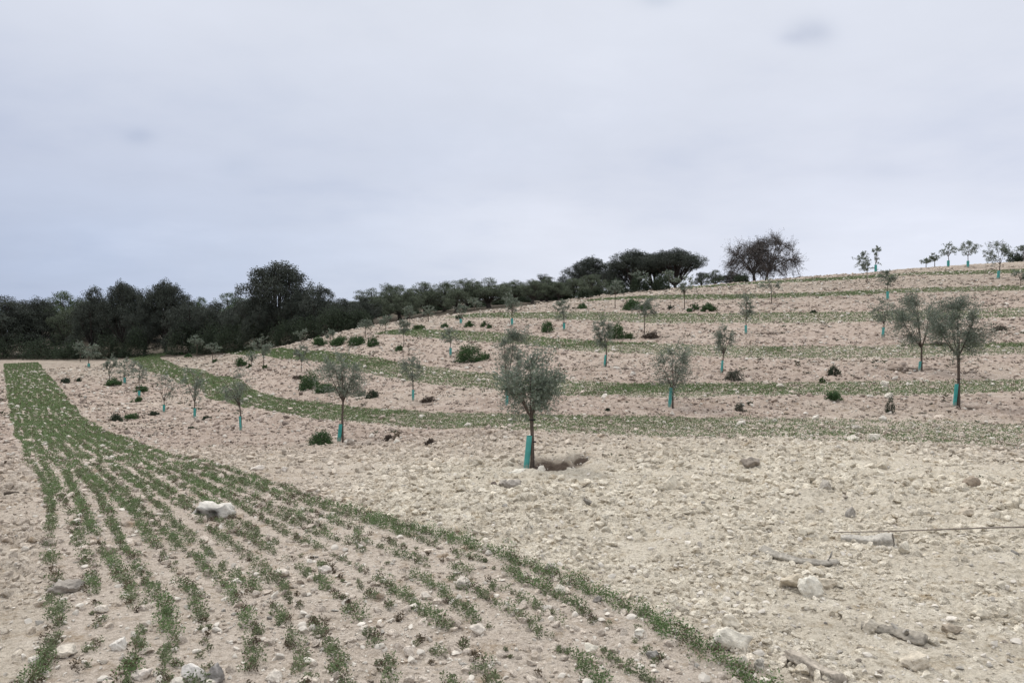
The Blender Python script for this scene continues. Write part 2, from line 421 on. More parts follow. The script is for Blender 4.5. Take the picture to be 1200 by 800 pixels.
def scatter(x, y, size, flat, sink, colr, shapes, Fa):
    k = len(x); z = ground(x, y)
    sc = np.stack([size*rng.uniform(.75, 1.3, k), size*rng.uniform(.7, 1.1, k), size*flat], 1)
    Rm = rotm(k); idx = rng.integers(0, len(shapes), k)
    SV = np.stack(shapes)[idx]*sc[:, None]
    SV = np.einsum('kij,kvj->kvi', Rm, SV)
    SV += np.stack([x, y, z+size*flat*sink], 1)[:, None]
    nv = SV.shape[1]
    FF = (Fa[None]+np.arange(k)[:, None, None]*nv).reshape(-1, 3)
    return SV.reshape(-1, 3), FF, np.repeat(colr, nv, 0)
def radial(k, r0, r1, p, amax=48):
    k = int(k*1.12)
    q = rng.random(k)
    r = (r0**(1-p)+q*(r1**(1-p)-r0**(1-p)))**(1/(1-p)); a = np.radians(rng.uniform(-amax, amax, k))
    return np.sin(a)*r, np.cos(a)*r, r
def stone_col(k, t):
    pale = np.stack([rng.uniform(.50, .68, k)]*3, 1)*np.array([1, .92, .80])
    grey = np.stack([rng.uniform(.22, .36, k)]*3, 1)*np.array([1, .93, .82])
    c = np.where((rng.random(k) < .03)[:, None], grey, pale); return c
def clod_tint(k):
    c = rng.uniform(.96, 1.34, k)[:, None]*np.array([1., .995, .98]); return c
def soil_col(x, y):
    t = tone_at(x, y)[:, None]; k = len(x)
    return clod_tint(k)
    c = np.array([.60,.535,.44])*(1-t)+np.array([.45,.365,.31])*t
    return c*rng.uniform(.70, 1.18, k)[:, None]
def build_scatter(name, sets, label, mat, soil=False):
    off = 0; V = []; Fs = []; C = []
    for v, f, c in sets: V.append(v); Fs.append(f+off); C.append(c); off += len(v)
    V = np.concatenate(V)
    at_ = {'tone': tone_at(V[:, 0], V[:, 1]), 'sown': strip_mask(V[:, 0], V[:, 1])} if soil else None
    o = link(name, mesh_np(name, V, [np.concatenate(Fs)], np.concatenate(C), [mat], None, False, at_))
    tag(o, label, name.replace('_', ' '), kind='stuff')
sets = []
x, y, r = radial(100000, 3.4, 18, .45)
keep = rng.random(len(x)) > .72*strip_mask(x, y); keep &= (rng.random(len(x)) < np.clip(fbm(x*.8, y*.8, 15, 3)*3.2-.9, .1, 1)) & (pit(x, y)[0] < .3)
x, y, r = x[keep], y[keep], r[keep]
size = np.clip(.0125*rng.pareto(1.9, len(x))+.0075, .007, .06)*np.clip(r/8, .8, 1.6)
sets.append(scatter(x, y, size, rng.uniform(.5, .9, len(x)), .12, soil_col(x, y), near_shapes, F1))
x, y, r = radial(42000, 14, 90, .8)
keep = (rng.random(len(x)) > .6*strip_mask(x, y)) & (wood_floor(x, y) < .4); x, y, r = x[keep], y[keep], r[keep]
size = np.clip(r*.0011*rng.uniform(.6, 1.7, len(x))*(1+.6*rng.pareto(3, len(x))), .02, .15)
cc = soil_col(x, y); dark = rng.random(len(x)) < .22; cc[dark] *= .55
sets.append(scatter(x, y, size, rng.uniform(.45, .8, len(x)), .2, cc, far_shapes, F0))
build_scatter('soil_clods', sets, 'loose clods of pale tilled earth covering the field', M_SOIL, True)
sets = []
x, y, r = radial(9000, 3.4, 16, .45)
size = np.clip(.008*rng.pareto(2.1, len(x))+.010, .009, .042)
sets.append(scatter(x, y, size, rng.uniform(.45, .8, len(x)), .25, stone_col(len(x), 0), near_shapes, F1))
x, y, r = radial(14000, 14, 85, .85)
m = strip_mask(x, y); keep = (rng.random(len(x)) < .35+.65*m) & (wood_floor(x, y) < .4); x, y, r = x[keep], y[keep], r[keep]
size = np.clip(r*.00125*rng.uniform(.6, 1.5, len(x))*(1+.5*rng.pareto(3, len(x))), .02, .14)
sets.append(scatter(x, y, size, rng.uniform(.5, .85, len(x)), .35, stone_col(len(x), 0), far_shapes, F0))
build_scatter('gravel', sets, 'small white limestone pieces strewn over the whole field', M_PEB)

# ------------------------------------------------------------------ rows of seedlings
def green(k, vig):
    base = np.array([.165, .172, .104])*(1-vig[:, None])+np.array([.124, .184, .074])*vig[:, None]
    return base*rng.uniform(.7, 1.35, k)[:, None]
def sow(si):
    e1, nrm, w = strips[si]; mb = MB()
    rows = 16 if si == 0 else 14
    px, py, vg, rd = [], [], [], []
    for row in range(rows):
        fr = (row+.15+.7*.5)/rows
        seg = np.hypot(*np.diff(e1, axis=0).T); s = np.r_[0, np.cumsum(seg)]
        pos = []; t = 0.0
        while t < s[-1]:
            i = min(len(s)-1, int(np.searchsorted(s, t))); dist = math.hypot(*e1[i])
            pos.append(t); t += (.036 if dist < 14 else .060 if dist < 24 else .085 if dist < 40 else .15)*random.uniform(.5, 1.5)
        t = np.array(pos)
        fx = fr*np.interp(t, s, w)+.035*np.sin(t*.7+row*2)+rng.normal(0, .026, len(t))
        x = np.interp(t, s, e1[:, 0])+np.interp(t, s, nrm[:, 0])*fx; y = np.interp(t, s, e1[:, 1])+np.interp(t, s, nrm[:, 1])*fx
        if si == 0 and row <= 1:                    # the thick, vigorous outer row
            o_ = np.nonzero(y < 8.5)[0]; o_ = o_[rng.random(len(o_)) < (.6 if row == 0 else .25)]
            x = np.r_[x, x[o_]+rng.normal(0, .06, len(o_))]; y = np.r_[y, y[o_]+rng.normal(0, .05, len(o_))]; t = np.r_[t, t[o_]]
        px.append(x); py.append(y)
        v = .36*vnoise(t*.8+row*31, np.full(len(t), row*7.7+si*13), 5)+.36*vnoise(t*3.6, np.full(len(t), row*3.3+si*9), 9)+.28*vnoise(t*9, np.full(len(t), row*5.3+si*9), 19)
        if si == 0:
            v += .17*(row == 0)*(y < 9)+.06*(y > 9)+.1*np.clip((y-12)/8, 0, 1)
            v -= .10*(x+.3*y > -.2)*(y < 7)*(row > 1)
        else: v += .21-.22*(vnoise(t*.5, np.full(len(t), row*1.9+si), 71) > .5)*(row in (0, rows-1))-.12*(vnoise(t*.8, np.full(len(t), si*3.), 73) > .6)*(row in (1, rows-2))+.10*np.clip((y-30)/20, 0, 1)
        vg.append(np.clip(v, 0, 1))
    x, y, v = np.concatenate(px), np.concatenate(py), np.concatenate(vg)
    ok = (v > .395+rng.normal(0, .06, len(v))) & (y > 2.5) & (y < 105)
    if si: ok &= v > .33
    ok |= (rng.random(len(v)) < .10) & (y > 2.5) & (y < 40)
    x, y, v = x[ok], y[ok], np.clip((v[ok]-.32)/.40, 0, 1)
    r = np.hypot(x, y); z = ground(x, y)
    for lo, hi, nl, L, rad, hgt in ((0, 9, 46, .017, .040, .066), (9, 14, 26, .022, .040, .06), (14, 24, 17, .028, .048, .055), (24, 40, 12, .044, .058, .06), (40, 200, 9, .075, .085, .08)):
        q = (r >= lo) & (r < hi); k = q.sum()
        if k == 0: continue
        X, Y, Z, G = (np.repeat(a[q], nl) for a in (x, y, z, v))
        big = .48+.85*G; big *= np.repeat(rng.uniform(.6, 1.4, k), nl)
        an = rng.uniform(0, 6.283, len(X)); rd = np.sqrt(rng.random(len(X)))*rad*big*(1.0 if si == 0 else 1.2)
        hz = rng.random(len(X))**.8*hgt*big*(1.15-.5*(rd/(rad*big))**2)
        p = np.stack([X+np.cos(an)*rd, Y+np.sin(an)*rd, Z-.004+hz+L*.2], 1)+rng.normal(0, .006, (len(X), 3))
        d = np.stack([np.cos(an)*.8, np.sin(an)*.8, rng.uniform(-.2, 1.1, len(X))], 1)+rng.normal(0, .4, (len(X), 3))
        colr = green(len(X), G)
        br = np.repeat(rng.random(k) < .12+.30*(v[q] < .22), nl); colr[br] = np.array([.115, .088, .055])*rng.uniform(.6, 1.2, br.sum())[:, None]
        mb.leaves(p, d, L*rng.uniform(.7, 1.3, len(X)), L*rng.uniform(.4, .62, len(X)), colr)
    return mb
WHERE = ['crop seedlings in curving rows across the near left field', 'green sown strip crossing behind the nearest young olive', 'second green sown strip curving up the slope',
         'third green sown strip at mid slope', 'fourth thin green sown strip higher on the slope', 'narrow green sown strip near the hilltop', 'uppermost green sown strip just below the skyline']
for si in range(len(strips)):
    tag(link('crop_rows', sow(si).mesh('crop_rows', [M_CROP])), WHERE[si], 'crop', kind='stuff')

# small weeds, straw and dark scraps between the strips
mb = MB()
x, y, r = radial(8200, 9, 88, .62)
keep = (strip_mask(x, y) < .1) & (wood_floor(x, y) < .5) & (fbm(x*.5, y*.5, 66, 2) > .46) & (r > 9+8*rng.random(len(r))); x, y, r = x[keep], y[keep], r[keep]
z = ground(x, y); nl = 9
X, Y, Z, RR_ = (np.repeat(a, nl) for a in (x, y, z, r))
sz = np.repeat(np.clip(r*.0030*rng.uniform(.5, 1.7, len(r)), .02, .20), nl)
an = rng.uniform(0, 6.283, len(X)); q = rng.random(len(X))
p = np.stack([X+np.cos(an)*sz*q*1.3, Y+np.sin(an)*sz*q*1.3, Z+sz*.45*rng.random(len(X))], 1)
d = np.stack([np.cos(an), np.sin(an), rng.uniform(0, 1.2, len(X))], 1)
kind = np.repeat(rng.random(len(x)), nl)[:, None]
cl = np.where(kind < .45, np.array([[.085, .062, .045]]), np.where(kind < .8, np.array([[.05, .062, .032]]), np.array([[.20, .16, .115]])))*rng.uniform(.6, 1.4, (len(X), 1))
mb.leaves(p, d, sz*.85, sz*.3, cl)
tag(link('weeds', mb.mesh('weeds', [M_CROP])), 'scattered small weeds and dry scraps on the bare soil', 'weeds', kind='stuff')
# ------------------------------------------------------------------ young olive trees
def unit(n):
    d = rng.normal(size=(n, 3)); return d/np.linalg.norm(d, axis=1)[:, None]
def bez(a, b, c, n):
    t = np.linspace(0, 1, n)[:, None]; return (1-t)**2*a+2*t*(1-t)*b+t*t*c
OLIVE = np.array([.168, .206, .154])
BARKC = (.105, .083, .066)
def young_olive(u, vb, vt, ul, ur, vc, label, guard=0, guard_dx=0, stem_dx=0, stake=False, open_=0, fill=1.0, tone=1.0, lean=0.0):
    """u, vb: foot of the stem; vt top; ul..ur crown sides; vc crown underside; guard: height of the teal guard in px"""
    x, y = at(u, vb); k = y/F
    H = (vb-vt)*k; cb = (vb-vc)*k; cl, cr = (ul-u)*k, (ur-u)*k
    z = float(ground(x, y)[0])
    root = thing('young_olive_tree', label, 'olive tree', (x, y, z-.02), 'young olive trees planted in rows on the slope')
    px = (vb-vt)                                   # size in the picture
    cx, rx, rz = (cl+cr)/2, (cr-cl)/2, (H-cb)/2; cz = (H+cb)/2; ry = rx*.92
    c = np.array([cx, 0, cz]); rad = np.array([rx, ry, rz])
    # stem and limbs
    tr = max(.019, .0125*H, .42*k)
    fork = np.array([stem_dx*k+lean*cb, 0, cb*(.97 if not open_ else .9)])
    tk = MB()
    base = np.array([stem_dx*k, 0, -.06]); mid = (base+fork)/2+np.array([rng.normal(0, .012), rng.normal(0, .012), 0])*H
    sp = bez(base, mid, fork, 8); tk.tube(sp, np.linspace(tr*1.15, tr*.85, 8), 8, BARKC)
    nl = 6 if px > 60 else 4; limbs = []
    for q in range(nl):
        a = q*6.283/nl+rng.uniform(-.4, .4)
        e = c+np.array([math.cos(a)*rx*.5, math.sin(a)*ry*.5, rz*rng.uniform(-.35, .45)])
        m = fork*.45+e*.55+np.array([0, 0, -.12*rz]); L = bez(fork, m, e, 7); limbs.append(L)
        tk.tube(L, np.linspace(tr*.62, max(tr*.2, .003), 7), 5, BARKC)
    L = bez(fork, (fork+c)/2, c+np.array([0, 0, rz*.55]), 7); limbs.append(L); tk.tube(L, np.linspace(tr*.7, tr*.2, 7), 5, BARKC)
    trunk = link('trunk', tk.mesh('trunk', [M_BARK], True), root)
    # twigs and leaves
    LP = np.concatenate([l[2:] for l in limbs])
    nt_ = int(np.clip(px*2.2*fill, 34, 420)); nC = 15; cd = unit(nC); d = cd[rng.integers(0, nC, nt_)]+rng.normal(0, .30, (nt_, 3)); d /= np.linalg.norm(d, axis=1)[:, None]
    shape = .62+.78*fbm(d[:, 0]*1.9+u, d[:, 2]*1.9+d[:, 1]*1.3+vb, 3, 2)
    tip = c+d*rad*shape[:, None]*(rng.random((nt_, 1))**.33)
    far_ = rng.random(nt_) < .14; tip[far_] = c+(tip[far_]-c)*rng.uniform(1.1, 1.32, (far_.sum(), 1))
    if open_: tip[:, 2] = np.maximum(tip[:, 2], cb+.35*np.hypot(tip[:, 0]-cx, tip[:, 1]))
    for ax, lo_, hi_ in ((0, cl, cr), (2, cb, H)):       # let the crown fill its true spread and height
        a_, b_ = np.percentile(tip[:, ax], [4, 96]); m_ = .05*(hi_-lo_)
        tip[:, ax] = lo_+m_+(tip[:, ax]-a_)*(hi_-lo_-2*m_)/(b_-a_+1e-6)
    src = LP[((tip[:, None]-LP[None])**2).sum(-1).argmin(1)]
    per = int(np.clip(30 if px > 90 else 20 if px > 50 else 13, 8, 40)); mb = MB(); P_, D_ = [], []
    for a, b_ in zip(src, tip):
        m = (a+b_)/2+np.array([0, 0, .10*rz])+rng.normal(0, .04, 3)*rx
        tw = bez(a, m, b_, 5)
        mb.tube(tw, np.linspace(max(.003, .10*k), max(.0012, .06*k), 5), 3, BARKC, 1, False)
        t = rng.random(per)**.8*.85+.2; t = np.clip(t, 0, 1.06)[:, None]
        pp = (1-t)**2*a+2*t*(1-t)*m+t*t*b_
        P_.append(pp+rng.normal(0, 1, (per, 3))*np.array([.045, .045, .05])*(.35+rx)); dd = (b_-a)/(np.linalg.norm(b_-a)+1e-6)
        D_.append(dd*.55+np.array([0, 0, .35])+rng.normal(0, .62, (per, 3)))
    P_, D_ = np.concatenate(P_), np.concatenate(D_); nL = len(P_)
    leafL = max(.062, 1.15*k*2.2); shade = rng.uniform(.62, 1.3, nL)[:, None]*tone
    colr = OLIVE*shade; pale = rng.random(nL) < .22; colr[pale] = np.array([.26, .28, .235])*rng.uniform(.75, 1.15, pale.sum())[:, None]*tone
    mb.leaves(P_, D_, leafL*rng.uniform(.7, 1.25, nL), leafL*rng.uniform(.2, .3, nL), colr)
    link('crown', mb.mesh('crown', [M_LEAF, M_BARK]), root)
    if guard:                                      # split plastic sleeve round (or slipped beside) the foot of the stem
        h = guard*k; gr = max(.045, 1.1*k) if guard > 14 else max(.045, 1.6*k); g = MB(); th_ = .004; seg = 18
        a = np.linspace(.35, 2*np.pi-.1, seg); gx_ = guard_dx*k
        off = np.array([gx_, -.02 if guard_dx else 0])
        rings = []
        for rr_, zz in ((gr, -.03), (gr*.98, h*.5), (gr, h), (gr-th_, h), (gr*.98-th_, h*.5), (gr-th_, -.03)):
            sh = (zz/h)*np.array([.10*h if guard_dx else lean*h, 0])
            rings.append(np.stack([np.cos(a)*rr_*(1 if guard > 20 else .9)+off[0]+sh[0], np.sin(a)*rr_+off[1], np.full(seg, zz)], 1))
        V = np.concatenate(rings); Fq = []
        for j in range(5):
            for s_ in range(seg-1): Fq.append((j*seg+s_, j*seg+s_+1, (j+1)*seg+s_+1, (j+1)*seg+s_))
        g.add(V, Fq); link('tree_guard', g.mesh('tree_guard', [M_GUARD], False), root)
    if stake:
        s_ = MB(); s_.tube(np.array([[.05, .03, -.1], [.035, .02, cb*.6], [.02, .01, cb*1.12]])+np.array([stem_dx*k, 0, 0]), [tr*.75]*3, 7, (.10, .082, .068))
        link('stake', s_.mesh('stake', [M_WOOD], True), root)
        for f in (.55, .93):
            q = MB(); an = np.linspace(0, 6.283, 15); zc = cb*f; pc = np.array([sp[int(f*7), 0]+.012, .012, zc])
            q.tube(np.stack([pc[0]+np.cos(an)*(tr+.028), pc[1]+np.sin(an)*(tr+.022), np.full(15, zc)], 1), .009, 5, (1, 1, 1), 0, False)
            link('tie', q.mesh('tie', [M_TIE], True), root)
    return root
Y = young_olive
Y(621,550,411,583,660,482,'nearest young olive, full silvery crown on a dark staked stem beside a dug hollow',45,-5,1,True,0,1.0)
Y(594,476,382,580,624,448,'young olive half hidden behind the nearest one, teal guard standing alone at its foot',21,0,0)
Y(400,520,414,370,430,466,'slender young olive with a loose open crown, tall teal guard left of its stem',23,-3,2,False,1,.8)
Y(282,505,434,254,292,474,'young olive with a crown sprawling left over the green strip, teal guard round its foot',18,0,0,False,0,.6,1,-.04)
Y(228,492,431,211,243,470,'sparse young olive standing between two others left of the sown strip, short teal guard',13,0,0,False,1,.55)
Y(192,484,437,182,206,468,'thin forked young olive with a tiny teal guard in front of the sown strip',10,0,0,False,1,.5)
Y(163,466,426,154,173,446,'spindly young olive growing up through two low green bushes',8,0,0,False,0,.5)
Y(146,450,420,136,161,441,'bluish young olive with a round low crown and pale teal guard on the left slope',8,0,0)
Y(128,447,417,121,138,437,'small young olive immediately left of the bluish round one',0,0,0)
Y(104,431,404,97,117,420,'pale young olive close to the far end of the near crop rows',5,0,0)
Y(94,424,400,87,101,415,'faint small olive against the dark wood above the end of the crop rows',0,0,0)
Y(309,432,396,294,318,417,'upright young olive with a green tuft at its foot above the second sown strip',0,0,0)
Y(295,431,412,288,302,423,'low pruned olive with two bare limbs beside a bushy green clump',0,0,0,False,1,.4)
Y(353,437,404,344,362,424,'young olive rising just behind the big round dark green bush',0,0,0)
Y(484,470,417,468,496,447,'young olive with an airy crown and slim teal guard, centre left between two sown strips',14,0,0,False,0,.8)
Y(528,418,384,516,538,402,'umbrella shaped little olive with drooping sides and teal guard, left of the large dense bush',10,0,0,False,0,.8)
Y(661,388,351,649,670,376,'young olive with a rounded crown behind a dark bush, upper centre',9,0,0)
Y(600,382,343,590,610,366,'tall young olive standing farther up, directly above the crown of the half hidden one',9,0,0)
Y(540,380,356,535,548,370,'small olive with a short teal guard among low tufts on the upper left slope',7,0,0)
Y(556,367,349,548,566,361,'pale round olive in front of the mature olive grove',0,0,0)
Y(709,430,373,694,719,408,'slightly leaning young olive with bright teal guard before a dark bush at mid slope',15,-1,1,False,0,1,1.0,.03)
Y(721,362,329,712,731,345,'young olive standing alone right of two bushes near the hilltop wood',0,0,0)
Y(755,393,350,742,772,372,'bushy young olive overlapping a dark green shrub with dead brush at its foot',0,0,0,False,0,1.0,.85)
Y(750,342,317,740,761,334,'pale young olive seen against the black oak clump at the skyline',0,0,0,False,0,1,1.15)
Y(784,338,316,779,790,329,'narrow pale olive at the right side of the black oak clump',0,0,0,False,0,1,1.15)
Y(802,363,323,790,813,343,'spreading young olive below the right end of the black oak clump',0,0,0)
Y(788,480,404,762,814,457,'round crowned young olive with its teal guard tilted beside the stem, right of centre',26,-4,1,False,0,1.3)
Y(846,438,380,836,862,415,'young olive with an upright narrow crown and thick teal guard beside a grey brush heap',16,-1,1,False,0,.8,1,.03)
Y(874,393,343,865,886,375,'vase shaped young olive with open twigs and teal guard on the right slope',11,0,0,False,1,.8)
Y(904,357,327,888,916,341,'flat topped young olive with a dark dug hollow beside it below the bare oaks',0,0,0,False,1,.6)
Y(1016,333,295,1002,1022,318,'dark leaning young olive on the skyline overlapping a thinner one',0,0,0)
Y(1026,319,288,1021,1033,309,'thin upright olive on the skyline with a bluish guard, right of the dark leaning one',9,0,0,False,1,.5)
Y(1040,352,316,1029,1050,334,'small teal guarded olive with a broken branch hanging left, high on the right slope',11,0,0)
Y(1035,396,350,1018,1048,380,'young olive with a compact crown and teal guard just left of the two large ones',12,-1,1,False,0,1)
Y(1079,436,345,1042,1108,408,'large young olive with a broad crown touching the big staked one, slim guard',12,-2,1,False,0,1.5,.95)
Y(1121,477,346,1089,1155,416,'tallest young olive at right, wide loose crown on a staked bare stem, teal guard',28,-3,2,True,0,1.5,.95)
Y(1111,313,284,1101,1121,299,'cup shaped olive on the skyline with blue green guard, left of the fuller one',8,0,0,False,1,.6)
Y(1134,314,282,1122,1148,299,'fuller cup shaped olive on the skyline with dark guard at its foot',8,0,0,False,1,.9)
Y(1095,313,297,1089,1100,306,'stunted skyline olive left of the two cup shaped ones',0,0,0,False,1,.8)
Y(1085,314,303,1079,1091,309,'tiny ragged olive at the left end of the skyline row',0,0,0)
Y(1170,327,282,1153,1184,308,'wide fan shaped olive in front of the skyline with a greenish leaning guard',10,-1,1,False,1,1.1,.9,.03)
Y(1196,337,317,1187,1206,328,'low bushy olive leaning left at the right edge of the photo',0,0,0)
Y(1199,307,287,1191,1208,297,'upright olive before the dark bush at the right end of the skyline',0,0,0)
Y(213,411,390,206,221,403,'faint spindly olive at the wood edge, leftmost above the far end of the second strip',0,0,0,False,1,.6)
Y(231,420,393,222,238,405,'slim olive with forked top near the wood edge, left of the leaning small one',0,0,0)
Y(249,425,401,242,258,412,'leaning small olive with a dark green tuft at its foot near the wood edge',0,0,0,False,1,.6)
Y(276,409,395,269,283,404,'low pale olive at the left tip of the third sown strip',0,0,0)
Y(329,402,379,321,336,393,'thin pale olive below the tallest dark oak',0,0,0)
Y(353,404,385,346,360,396,'spindly olive standing left of the row of rounded green bushes',0,0,0,False,1,.6)
Y(387,404,387,381,393,396,'small olive rising between the rounded green bushes',0,0,0)
Y(428,397,375,420,437,386,'pale slender olive behind the right end of the rounded green bushes',0,0,0)
Y(452,390,369,444,460,380,'thin pale olive near the edge of the old olive grove, left one of a pair',0,0,0)
Y(473,407,375,466,481,391,'young olive with a small green bush left of its foot',0,0,0)
Y(480,382,358,473,487,371,'thin pale olive in front of the thick grey trunk of an old olive',0,0,0)
Y(502,377,358,495,510,369,'pale young olive in the grass edge under the old olive grove',0,0,0)

# ------------------------------------------------------------------ the wood: oaks and old olives
def crown_mesh(name, kind, seed):
    """trunk and crown of a tree 1 wide (x +-.5) and 1 high, foot at the origin"""
    global rng
    keep = rng; rng = np.random.default_rng(seed)
    oak = kind in ('oak', 'dome')
    tk = MB(); mb = MB()
    fork = np.array([rng.normal(0, .03), rng.normal(0, .03), .13 if oak else .17])
    tcol = (.055, .047, .042) if oak else (.075, .065, .055)
    tk.tube(bez(np.array([0, 0, -.03]), np.array([.03, 0, .08]), fork, 6), np.linspace(.034, .026, 6)*(1 if oak else 1.5), 8, tcol)
    nlob = 20 if oak else 16; lob = []
    for q in range(nlob):
        a = q*2.4+rng.uniform(-.3, .3); e = rng.random()
        rr_ = .385*math.sqrt((q+.4)/nlob)*(1.02-.18*e)
        zz = (.19 if oak else .27)+(.62-.24*(rr_/.385)**2)*e
        if kind == 'dome': rr_ *= 1.06; zz = .34+.46*(1-.42*(rr_/.4)**2)*(.45+.55*e if q > 7 else 1)
        lob.append((np.array([math.cos(a)*rr_, math.sin(a)*rr_, min(zz, .86)]), rng.uniform(.13, .2)))
    lob.append((np.array([.02, 0, .84]), .13))
    for c_, r_ in lob:
        m = fork*.5+c_*.5+np.array([0, 0, -.05]); L = bez(fork, m, c_, 6); tk.tube(L, np.linspace(.016, .005, 6), 5, tcol)
        for _ in range(3):
            tk.tube(bez(L[3], (L[3]+c_)/2, c_+unit(1)[0]*r_*.9, 5), np.linspace(.008, .002, 5), 3, tcol, 0, False)
    P_, D_, C_ = [], [], []
    for c_, r_ in lob:
        nc = 28 if oak else 22
        cen = c_+unit(nc)*r_*np.array([1.05, 1.05, .8])*(.6+.42*rng.random((nc, 1)))
        for cc in cen:
            k = 46; off = unit(k)*(rng.random((k, 1))**.4)*np.array([.066, .066, .050])
            P_.append(cc+off); D_.append(rng.normal(size=(k, 3))+np.array([0, 0, -.1])); C_.append(np.full(k, rng.uniform(.72, 1.3)))
    P_, D_, C_ = np.concatenate(P_), np.concatenate(D_), np.concatenate(C_)
    P_[:, 2] = np.clip(P_[:, 2], .08 if oak else .14, None); k = len(P_)
    bc = np.array([.056, .066, .052]) if oak else np.array([.108, .130, .084])
    if kind == 'green': bc = np.array([.085, .118, .060])
    L = .0175
    mb.leaves(P_, D_, L*rng.uniform(.7, 1.4, k), L*.62*rng.uniform(.7, 1.3, k), bc*(C_*rng.uniform(.75, 1.25, k))[:, None])
    out = (tk.mesh(name+'_trunk', [M_BARK], True), mb.mesh(name+'_crown', [M_OAK]))
    rng = keep
    return out
OAKS = [crown_mesh('oak', 'oak', 500+q) for q in range(6)]
DOME = [crown_mesh('dome', 'dome', 520+q) for q in range(3)]
OLD = [crown_mesh('olive', 'olive', 600+q) for q in range(6)]
GRN = [crown_mesh('green', 'green', 700+q) for q in range(3)]
def tree(kind, u, vb, vt, hw, label, Ydist=None, group=None, over=1.0):
    if Ydist is None: x, y = at(u, vb)
    else: x, y = (u-CX)/F*Ydist, Ydist
    z = float(macro(x, y)); k = y/F
    H = EYE-(vt-HV)*k-z
    src = {'oak': OAKS, 'dome': DOME, 'olive': OLD, 'green': GRN}[kind]; t_, c_ = src[random.randrange(len(src))]
    hw *= 1.22 if (kind == 'oak' and u < 430) else 1
    nm, ct = {'oak': ('oak_tree', 'oak tree'), 'dome': ('oak_tree', 'oak tree'), 'olive': ('old_olive_tree', 'olive tree'), 'green': ('broadleaf_tree', 'tree')}[kind]
    root = thing(nm, label, ct, (x, y, z-.05), group, random.uniform(0, 6.28), (hw*2*k*1.06, hw*2*k*1.06, H*1.04))
    link('trunk', t_, root); link('crown', c_, root)
    return root
GO = 'dark oaks along the left edge of the wood'; GV = 'old olives along the edge of the grove'
T = tree
# front row of the left wood
T('oak',8,413,345,34,'black green oak at the left border of the photo, leaves down to the ground',97,GO)
T('oak',44,412,346,26,'second dark oak from the left, rounded and close to the first',99,GO)
T('olive',82,412,360,26,'olive green lower tree in the gap before the higher oaks at left',99,GO)
T('oak',112,408,336,24,'oak starting the higher group at left, dome above the olive green gap',96,GO)
T('dome',146,402,328,30,'tall oak with sky showing through its double top, left of the pale gap',95,GO)
T('oak',168,398,352,20,'low dark oak between the two tall tops at left',92,GO)
T('dome',194,397,326,28,'tall oak whose slim trunk shows against the pale gap',94,GO)
T('oak',222,395,344,24,'broad dark oak sloping down right of the tall slim trunked one',88,GO)
T('oak',252,392,352,24,'dark oak filling the low part of the wood left of the tallest oak',86,GO)
T('green',268,388,342,32,'brighter green treetop showing behind the dark low oaks',112)
T('green',75,405,343,36,'green treetop behind the olive green gap at left',118)
T('green',235,390,347,20,'green treetop peeping left of the brighter one',114)
T('oak',284,390,352,22,'dark low oak against the left side of the tallest oak',83,GO)
T('dome',325,387,305,44,'tallest oak of the left wood, spreading crown with gaps standing above the rest',80,GO)
T('oak',303,386,340,22,'low dark oak under the left half of the tallest oak',78,GO)
T('oak',348,384,340,20,'low dark oak under the right half of the tallest oak',78,GO)
T('oak',372,381,331,24,'bushy oak right of the tallest oak',76,GO)
T('oak',398,381,349,24,'low sprawling dark oak at the right end of the left wood',74,GO)
T('oak',425,378,345,18,'last dark oak before the old olive grove begins',77,GO)
# the old olive grove
for u, vb, vt, hw, yd, la in [
 (436,372,337,22,84,'old olive beginning the grove right of the last dark oak'),
 (455,370,334,18,88,'old olive with a domed crown left of the leaning trunk'),
 (468,366,333,20,82,'old olive with a dark crown and thick leaning trunk'),
 (478,373,338,17,78,'old olive whose heavy forked grey trunk shows in the grove'),
 (497,366,330,20,86,'rounded old olive right of the heavy forked trunk'),
 (520,362,331,19,88,'old olive with a wide crown left of the shaggy one'),
 (546,362,325,20,84,'old olive with shaggy twigs poking out on top'),
 (534,364,338,16,80,'low old olive in front of the shaggy topped one'),
 (574,360,325,25,83,'largest grey green old olive of the grove'),
 (603,354,327,18,88,'old olive behind the tall young one, right of the largest'),
 (624,356,326,15,82,'dark old olive with two trunks at the right of the grove'),
 (641,352,324,15,84,'dark old olive touching the two trunked one'),
 (655,350,331,14,83,'grey low olive before the darker crowns at right'),
 (672,349,325,19,86,'old olive under the dark layered oak'),
 (694,348,322,17,82,'yellowish green olive at the end of the grove, against the dark layered oak')]:
    T('olive', u, vb, vt-1, hw*1.22, la, yd, GV)
G_HILL = 'black oaks on the hilltop'
for u, vb, vt, hw, yd, la in [
 (636,352,320,18,100,'dark oak top rising behind the right part of the olive grove'),
 (660,350,321,16,104,'small dark oak top left of the layered one'),
 (692,348,300,25,100,'dark layered oak with a ragged flat top, left of the black clump'),
 (722,345,306,20,96,'oak forming the left shoulder of the black hilltop clump'),
 (744,343,291,27,94,'oak with the left high dome of the black hilltop clump'),
 (768,342,295,26,97,'oak filling the middle of the black hilltop clump'),
 (792,339,290,28,93,'oak with the right high dome of the black hilltop clump, sky under its branches')]:
    T('dome' if vt < 302 else 'oak', u, vb, vt, hw*1.22, la, yd, G_HILL)
T('olive',684,352,331,17,'low bushy tree closing the gap between the grove end and the layered oak',86)
T('olive',838,334,315,14,'grey green low tree between the black clump and the bare oaks',90)
T('olive',822,335,318,11,'rounded small tree at the right foot of the black clump',92)
T('oak',857,332,316,13,'small dark tree in front of the left bare oak',90)
